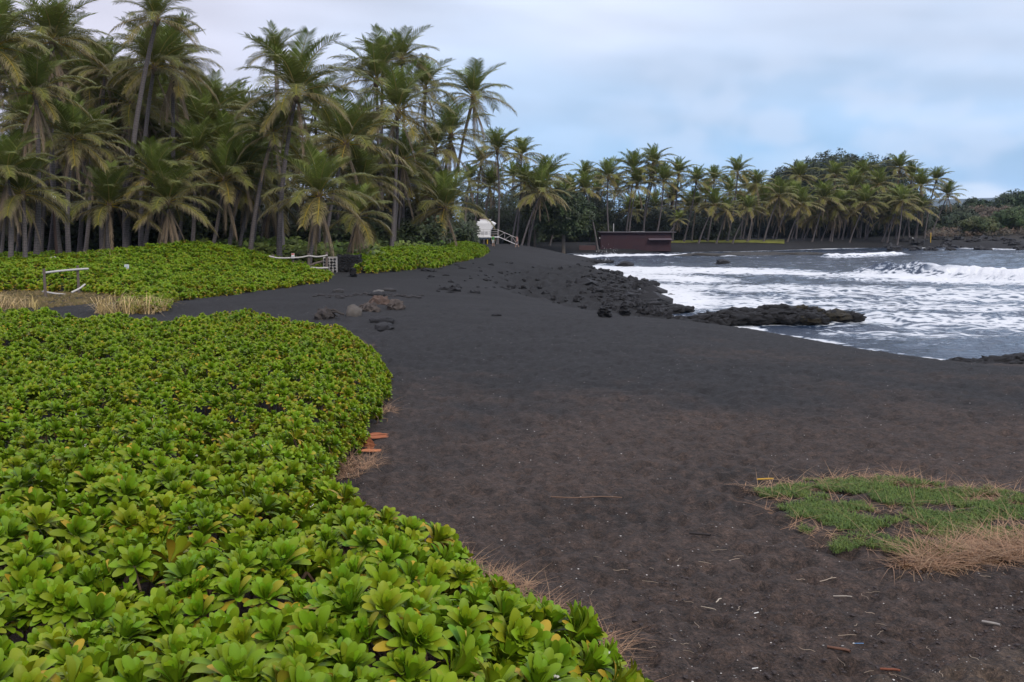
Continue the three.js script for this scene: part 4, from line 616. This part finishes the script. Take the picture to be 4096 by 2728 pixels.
// people by the tower
function person(p, turn, label, cols, pose) {
  const J = pose, bones = [['hip', 'chest', .13, .15], ['chest', 'neck', .13, .06], ['neck', 'head', .055, .06], ['hl', 'kl', .085, .06], ['kl', 'al', .058, .04], ['hr', 'kr', .085, .06], ['kr', 'ar', .058, .04], ['al', 'tl', .042, .03], ['ar', 'tr', .042, .03], ['sl', 'el', .055, .042], ['el', 'wl', .042, .03], ['sr', 'er', .055, .042], ['er', 'wr', .042, .03], ['sl', 'sr', .07, .07], ['hl', 'hr', .1, .1]];
  const bl = bones.map(([a, b, r0, r1]) => [J[a], J[b], r0, r1]);
  for (const s of ['l', 'r']) { const w = J['w' + s], e = J['e' + s], d = w.map((v, i) => v - e[i]), l = Math.hypot(...d), q = d.map(v => v / l), pt = (k, o, f = 0) => w.map((v, i) => v + q[i] * k + (i === 2 ? o : i === 0 ? f : 0)); bl.push([w, pt(.08, 0), .03, .032]); [[.17, .03], [.185, .01], [.18, -.012], [.16, -.032]].forEach(([k, o]) => bl.push([pt(.08, o * .8), pt(k, o, .02), .010, .008])); bl.push([pt(.03, .025), pt(.1, .055), .011, .009]); }
  const cap = (x, y, z, [a, b, r0, r1]) => { const ex = b[0] - a[0], ey = b[1] - a[1], ez = b[2] - a[2], t = clamp(((x - a[0]) * ex + (y - a[1]) * ey + (z - a[2]) * ez) / (ex * ex + ey * ey + ez * ez)); return Math.hypot(x - a[0] - ex * t, y - a[1] - ey * t, z - a[2] - ez * t) - mix(r0, r1, t); };
  const [hx, hy, hz] = J.head; const field = (x, y, z) => { let d = 1; for (const b of bl) { const c = cap(x, y, z, b), k = b[2] < .02 ? .006 : .04, h = clamp(.5 + .5 * (d - c) / k); d = mix(d, c, h) - k * h * (1 - h); } const e = Math.hypot((x - hx) / .078, (y - hy - .03) / .115, (z - hz) / .095) - 1; let c = e * .08; c = Math.min(c, Math.hypot(x - hx, y - hy - .01, z - hz - .1) - .018, Math.hypot(Math.abs(x - hx) - .08, y - hy - .02, z - hz) - .022); const h = clamp(.5 + .5 * (d - c) / .02); return mix(d, c, h) - .02 * h * (1 - h); };
  const res = 110, mc = new MarchingCubes(res, new THREE.MeshBasicMaterial(), false, false, 120000), half = res / 2, sc = .95; for (let k = 0; k < res; k++) for (let j = 0; j < res; j++) for (let i = 0; i < res; i++) mc.field[i + j * res + k * res * res] = -field((i - half) / half * sc, (j - half) / half * sc + .88, (k - half) / half * sc);
  mc.isolation = 0; mc.update(); const n = mc.count, pos = []; for (let i = 0; i < n; i++) pos.push(mc.positionArray[i * 3] * sc, mc.positionArray[i * 3 + 1] * sc + .88, mc.positionArray[i * 3 + 2] * sc);
  let g = new THREE.BufferGeometry(); g.setAttribute('position', new THREE.Float32BufferAttribute(pos, 3)); g.setAttribute('normal', new THREE.Float32BufferAttribute(mc.normalArray.slice(0, n * 3), 3));
  paint(g, (x, y, z) => y > hy + .06 || (y > hy - .05 && z < hz - .02) ? [.03, .02, .015] : y > hy - .13 && Math.abs(x) < .12 ? [.42, .25, .17] : y > .95 && Math.abs(x) < .27 ? cols[0] : y > .5 && y <= .98 && Math.abs(x) < .24 ? cols[1] : [.40, .24, .16]);
  const m = single('person', g, std(1, 1, 1, .8, { vertexColors: true }), label, 'person', p); m.rotation.y = turn; return m;
}
{
  const stand = { hip: [0, .95, 0], chest: [0, 1.3, .01], neck: [0, 1.47, 0], head: [0, 1.6, .02], hl: [-.09, .93, 0], hr: [.09, .93, 0], kl: [-.11, .5, .02], kr: [.12, .5, .05], al: [-.12, .08, 0], ar: [.14, .08, .08], tl: [-.14, .04, .14], tr: [.17, .04, .22], sl: [-.18, 1.42, 0], sr: [.18, 1.42, 0], el: [-.26, 1.14, -.02], er: [.27, 1.15, .0], wl: [-.27, .9, .08], wr: [.3, .92, .1] };
  const walk = { ...stand, kl: [-.1, .5, .16], al: [-.1, .09, .14], tl: [-.11, .05, .29], kr: [.1, .5, -.04], ar: [.1, .12, -.26], tr: [.1, .05, -.16], wl: [-.25, .92, -.1], wr: [.26, .95, .22], er: [.26, 1.15, .08] };
  const a = ground(1972, 985), b = ground(2068, 989); person(a, .5, 'person in a green shirt and pale shorts standing by the tower', [[.06, .22, .06], [.5, .5, .5]], stand); person(b, -1.1, 'person in pinkish clothing walking at the foot of the ramp', [[.36, .2, .18], [.12, .07, .08]], walk);
}
{ // spray thrown up in the cove
  const R = rngOf(91), l = []; for (const [u, v, D, n, w, h] of [[2425, 1010, 172, 90, 2.6, 2.2], [2420, 1052, 138, 60, 1.6, 1.3]]) for (let i = 0; i < n; i++) { const c = atD(u, v, D), a = (R() - .5) * 2, k = R(); l.push({ x: c.x + a * w * k, y: Math.max(.05, .1 + h * k * (1 - .6 * Math.abs(a)) * (.4 + .6 * R())), z: c.z + (R() - .5), n: V(0, 1, 0), a: 0, s: mix(.015, .05, R() ** 2), r: 0 }); }
  const g = new THREE.Group(); g.name = 'sea_spray'; scene.add(g); tag(g, 'white drops of spray thrown up by the surf in the cove', 'spray', null, 'stuff'); instanced('drops', new THREE.IcosahedronGeometry(1, 0), std(.8, .82, .85, .4), l, 1, g);
}
console.log('built');

// ------------------------------------------------------------------ grass, straw, litter
function bladeTuft(seed, n, h, w, lean, c, vary = .25, spread = .8) { const R = rngOf(seed), pos = [], idx = [], col = []; for (let i = 0; i < n; i++) { const a = R() * 6.28, l = h * (.5 + .7 * R()), le = lean * (.3 + R()), x = (R() - .5) * h * spread, z = (R() - .5) * h * spread, dx = Math.cos(a), dz = Math.sin(a), k = 1 + vary * (R() - .5) * 2, o = pos.length / 3; pos.push(x - dz * w, 0, z + dx * w, x + dz * w, 0, z - dx * w, x + dx * l * le * .4 - dz * w * .7, l * .6, z + dz * l * le * .4 + dx * w * .7, x + dx * l * le * .4 + dz * w * .7, l * .6, z + dz * l * le * .4 - dx * w * .7, x + dx * l * le, l * (1 - .35 * le), z + dz * l * le); idx.push(o, o + 1, o + 3, o, o + 3, o + 2, o + 2, o + 3, o + 4); for (let q = 0; q < 5; q++) col.push(...c.map(v => v * k)); } return geo(pos, idx, col); }
const bladeMat = std(1, 1, 1, .75, { vertexColors: true });
const GR = [[.10, .165, .028], [.13, .18, .03], [.08, .145, .026]].map((c, i) => bladeTuft(70 + i, 18, .062, .0032, 1.3, c)), STRAW = [[.34, .20, .115], [.25, .145, .085], [.40, .26, .15]].map((c, i) => bladeTuft(80 + i, 9, .15, .0028, 3.2, c).scale(1, .24, 1)), TALL = [[.50, .37, .17], [.38, .30, .10], [.46, .34, .18]].map((c, i) => bladeTuft(90 + i, 13, .8, .009, 1.25, c, .4, .3)), LOWDRY = [[.23, .18, .06], [.17, .15, .045], [.28, .20, .09]].map((c, i) => bladeTuft(95 + i, 14, .3, .008, 1.1, c, .3));
function scatter(kinds, list, parent, name, sc = 1) { kinds.forEach((g, k) => { const l = list.filter((_, i) => i % kinds.length === k); if (l.length) instanced(name, g, bladeMat, l, sc, parent); }); }
function field(poly, spacing, seed, keep, tilt = .3) { const R = rngOf(seed), out = []; let a = 1e9, b = -1e9, c = 1e9, d = -1e9; for (const [x, z] of poly) { a = Math.min(a, x); b = Math.max(b, x); c = Math.min(c, z); d = Math.max(d, z); } for (let z = c; z < d; z += spacing) for (let x = a; x < b; x += spacing) { const px = x + (R() - .5) * spacing * 1.6, pz = z + (R() - .5) * spacing * 1.6, r = R(), s = R(), t = sdPoly(px, pz, poly); if (t < -.25 || !keep(px, pz, t, s)) continue; out.push({ x: px, y: height(px, pz) - .012, z: pz, n: V((R() - .5) * tilt, 1, (R() - .5) * tilt).normalize(), a: r * 6.28, s: .6 + .7 * s, r }); } return out; }
function stuff(name, label, category) { const g = new THREE.Group(); g.name = numbered(name); scene.add(g); return tag(g, label, category, null, 'stuff'); }
{ // grass patch on the sand at right
  const P = pxPoly([[3060, 1960], [3180, 1925], [3360, 1895], [3560, 1880], [3700, 1925], [3900, 1945], [4130, 1985], [4500, 2020], [4500, 2130], [4110, 2120], [3860, 2150], [3760, 2200], [3600, 2215], [3500, 2180], [3330, 2170], [3240, 2130], [3330, 2090], [3200, 2080], [3110, 2060], [3150, 2010]], 2.25);
  const bare = (x, z) => fbm(x * .75 + 4, z * 1.1, 4); const root = stuff('grass_patch', 'ragged patch of short green grass on the dark sand at right', 'grass');
  scatter(GR, field(P, .045, 5, (x, z, t, s) => t + .5 * fbm(x * 1.4, z * 1.4, 3) > -.05 && bare(x, z) < .06 + .1 * s), root, 'grass', 1.05);
  const R2 = stuff('dry_straw', 'pinkish tan dead straw lying along the near edge of the grass patch', 'straw'); const S = pxPoly([[3640, 2240], [3800, 2185], [4000, 2140], [4500, 2120], [4500, 2230], [4080, 2215], [3900, 2225], [3760, 2262], [3600, 2265]], 2.25);
  scatter(STRAW, field(S, .045, 6, (x, z, t, s) => t > -.15 * s && fbm(x * 2, z * 2, 2) > -.35, 1.0), R2, 'straw', 1.2);
  const S2 = pxPoly([[3000, 1960], [3300, 1900], [3580, 1868], [3720, 1915], [4130, 1975], [4400, 2005], [4130, 2000], [3880, 1960], [3640, 1915], [3520, 1893], [3300, 1920]], 2.25); const R3 = stuff('dry_straw', 'thin dead grass fringe behind and among the green patch', 'straw');
  scatter(STRAW, field(S2, .09, 7, (x, z, t, s) => fbm(x * 1.5, z * 1.5, 2) > -.1 && s > .3, 1.0).concat(field(P, .14, 8, (x, z, t, s) => bare(x, z) > .02 && s > .35, .9)), R3, 'straw', .9);
}
{ // straw and weeds along the foreground bed
  const edge = [[1560, 2155], [1700, 2190], [1820, 2245], [1950, 2320], [2080, 2400], [2200, 2480], [2330, 2580], [2440, 2680], [2520, 2760]].map(([u, v]) => { const p = onY(u + 10, v, 2.3); return [p.x, p.z]; }); const P = edge.concat(edge.slice().reverse().map(([x, z], i) => [x - .8, z + .35])); const P2 = edge.map(([x, z]) => [x + .13, z - .1]).concat(P.slice(edge.length));
  const r = stuff('dry_straw', 'strip of dead straw along the right edge of the foreground shrubs', 'straw'); scatter(STRAW, field(P2, .045, 9, (x, z, t, s) => t + .28 * fbm(x * 1.5, z * 1.5, 3) > .02 && s > .12, 1), r, 'straw', .85); const w = stuff('weeds', 'small green weeds in the straw strip by the foreground shrubs', 'weeds'); scatter(GR, field(P2, .07, 10, (x, z, t, s) => t > 0 && fbm(x * 1.1 + 8, z * 1.1, 2) > .22), w, 'weed', .8);
  const up2 = [[1345, 1870], [1420, 1830], [1500, 1620], [1440, 1360]]; const r4 = stuff('dry_straw', 'scraps of straw where the shrubs bulge onto the sand', 'straw'); for (const [u, v] of up2) { const p = onY(u, v, 2.3); scatter(STRAW, field([[p.x - .5, p.z - .3], [p.x + .35, p.z - .3], [p.x + .35, p.z + .3], [p.x - .5, p.z + .3]], .07, u, (x, z, t, s) => t > 0 && s > .2, 1), r4, 'straw', .9); }
}
{ // dry grass at the left fence
  const tuftAt = (u, v, n, rad, sc, label, D) => { const p = D ? atD(u, 895, D) : ground(u, v), g = stuff('dry_grass_clump', label, 'dry grass'), R = rngOf(u), l = []; for (let i = 0; i < n; i++) { const a = R() * 6.28, k = Math.sqrt(R()) * rad, x = p.x + Math.cos(a) * k * 1.4, z = p.z + Math.sin(a) * k; l.push({ x, y: height(x, z) - .02, z, n: V((R() - .5) * .7, 1, (R() - .5) * .7).normalize(), a: R() * 6.28, s: .6 + .6 * R(), r: R() }); } scatter(TALL, l, g, 'grass', sc); };
  tuftAt(500, 1252, 34, .75, 1.15, 'tall straw-coloured grass clump between the two shrub beds'); tuftAt(30, 1235, 22, .8, .95, 'tall dry grass clump at the left edge before the fence'); tuftAt(330, 1010, 60, 2.2, 1.35, 'dry tan grass at the foot of the left palms', 62); tuftAt(730, 990, 30, 1.5, 1.2, 'dry grass tops on the crest of the shrub dune', 72); tuftAt(620, 1245, 12, .4, .8, 'thin dry grass wisps right of the tall straw clump');
  const g = stuff('dry_turf', 'low yellowish dry turf around the broken rail fence', 'dry grass'); const P = pxPoly([[-60, 1212], [120, 1218], [330, 1204], [480, 1190], [600, 1178], [420, 1164], [330, 1154], [120, 1148], [-60, 1160]], 2.35); scatter(LOWDRY, field(P, .1, 12, (x, z, t, s) => t + 1.2 * fbm(x * .5, z * .5, 3) > .25 * s && fbm(x * .8, z * .8, 2) > -.3), g, 'turf', .33);
}
{ // coconut husks
  const R = rngOf(8), husk = (u, v, L, w, turn, label, c) => { const p = ground(u, v), gs = [], root = thing('coconut_husk', label, 'coconut husk', p); const strip = (k) => { const pos = [], idx = [], n = 8; for (let i = 0; i <= n; i++) { const s = i / n - .5, ww = w * Math.cos(s * 2.6) * .5 + .006; for (let q = 0; q < 5; q++) { const a = mix(-1.25, 1.25, q / 4); pos.push(s * L, ww * (1 - Math.cos(a)) * .9 + .012 + .02 * Math.abs(s), Math.sin(a) * ww); } } for (let i = 0; i < n; i++) for (let q = 0; q < 4; q++) { const a = i * 5 + q; idx.push(a, a + 1, a + 6, a, a + 6, a + 5); } return geo(pos, idx); }; const m = part('shell', strip(0), std(...c, .85, { bumpMap: ringTex, bumpScale: .01 }), root); const f = []; for (let i = 0; i < 12; i++) { const z = (R() - .5) * w * .9, y = .02 + .5 * z * z / w + .01; f.push(tube([V(-L * .42, y, z * .6), V(0, y - .004, z), V(L * (.4 + .2 * R()), y + .02 * R(), z * .7)], .004, 5, 4)); } part('fibres', mergeGeometries(f), std(c[0] * 1.35, c[1] * 1.5, c[2] * 1.6, .9), root); root.rotation.set(L > .3 ? .55 : .2, turn, 0, 'YXZ'); };
  husk(1503, 1752, .34, .13, .25, 'rust-orange coconut husk strip lying clear on the sand', [.34, .12, .06]); husk(1452, 1788, .42, .28, -.5, 'largest rust-orange coconut husk at the edge of the shrubs', [.36, .135, .065]); husk(1480, 1812, .28, .1, -.1, 'thin rust-orange husk tip beside the largest husk', [.40, .15, .07]); husk(1440, 1758, .26, .06, .1, 'faint rust-orange husk scrap behind the largest husk', [.28, .12, .06]);
}
{ // small litter
  const R = rngOf(15), white = std(.7, .7, .68, .6); const bud = ground(3432, 2576), br = thing('cotton_swab', 'tiny cotton swab with blue stick on the sand', 'cotton swab', up(bud, .006)); part('stick', bar(V(-.03, 0, 0), V(.045, 0, 0), .0022, 6), std(.15, .35, .7, .4), br); part('tip', new THREE.SphereGeometry(.005, 6, 5).scale(1.8, 1, 1).translate(-.035, 0, 0), white, br);
  for (const [u, v, a, l] of [[3025, 2454, .5, 'short white paper stick on the sand, farthest of two'], [3020, 2676, .3, 'short white paper stick near the bottom of the view']]) single('paper_stick', new THREE.CylinderGeometry(.0045, .0045, .05, 6).rotateZ(Math.PI / 2).rotateY(a), white, l, 'litter', up(ground(u, v), .006));
  const twig = (u, v, L, turn, c, label, r = .005) => { const p = up(ground(u, v), r * 1.2); const m = single('twig', tube([V(-L / 2, 0, 0), V(-L / 6, .006, L * .06), V(L / 4, .002, -L * .04), V(L / 2, .004, .01)], r, 7, 5), std(...c, .9), label, 'twig', p); m.rotation.y = turn; };
  twig(2345, 1992, .85, -.05, [.16, .10, .07], 'long thin brown stick on the sand above the dark scuffed hollow', .008); twig(3355, 2603, .17, -.5, [.15, .075, .05], 'reddish brown bark sliver at the bottom right', .012); twig(3560, 2685, .14, -.2, [.2, .07, .04], 'red-brown sliver beside the dirt bank', .01); twig(3965, 2500, .14, -.6, [.3, .28, .26], 'pale grey wood chip at far right on the sand', .012); twig(2800, 2143, .22, -.35, [.03, .025, .025], 'short black stick left of the grass patch', .014); twig(3060, 1921, .22, .1, [.5, .30, .04], 'yellow dry leaf scrap on the dark scuffed sand', .012); twig(2835, 2435, .14, -.6, [.42, .36, .28], 'thin pale stalk left of the white stick', .004); twig(2872, 2405, .1, 1.0, [.5, .44, .36], 'pale forked stalk above the white stick', .006); twig(3370, 2388, .16, -.1, [.42, .38, .33], 'bent pale stalk below the straw edge', .005); twig(3310, 2320, .2, .5, [.4, .33, .26], 'thin straw crossing the sand near the grass', .004);
  for (let i = 0; i < 44; i++) twig(mix(2350, 4050, R()), mix(2200, 2720, R()), mix(.05, .16, R()), R() * 6, ((k) => [.36 * k, .29 * k, .22 * k])(.5 + .6 * R()), 'tiny pale dry stalk strewn on the near sand', .0025);
  scene.children.slice(-44).forEach(o => { o.userData.group = 'dry stalks on the near sand'; });
  const chip = rockGeo(3, 1, .4, .6, [1, 1, 1]), list = []; for (let i = 0; i < 5200; i++) { const D = mix(6, 45, Math.pow(R(), 1.4)), x = mix(-.35, .56, R()) * D, z = -D; if (sea(x, z) < 2 || sdPoly(x, z, litter.poly) > -.05) continue; list.push({ x, y: height(x, z) + fine(x, z, D) + .002, z, n: V(0, 1, 0), a: R() * 6, s: mix(.003, .011, R() ** 3), r: R() }); }
  const sh = stuff('shell_chips', 'pale shell and coral crumbs sprinkled over the dark sand', 'shell crumbs'); instanced('chip', chip, std(1, 1, 1, .8), list, 1, sh, p => { const k = p.r < .3 ? .55 : mix(.09, .3, p.r); return tint.setRGB(k, k * .95, k * .9); });
  const peb = stuff('pebbles', 'small stones pressed into the dirt bank and near sand', 'pebbles'), pl = []; for (let i = 0; i < 700; i++) { const p = onY(mix(2500, 4150, R()), mix(2250, 2760, R()), 2.3); pl.push({ x: p.x, y: height(p.x, p.z) - .003, z: p.z, n: V(0, 1, 0), a: R() * 6, s: mix(.006, .02, R() ** 3), r: R() }); } instanced('pebble', stoneGeo[2], std(2.4, 1.9, 1.6, .9, { vertexColors: true }), pl, 1, peb);
}
scene.fog = new THREE.FogExp2(new THREE.Color().setRGB(.42, .55, .75), .00008);
scene.traverse(o => { if (o.isMesh) { o.castShadow = true; o.receiveShadow = true; } });
renderer.render(scene, camera);
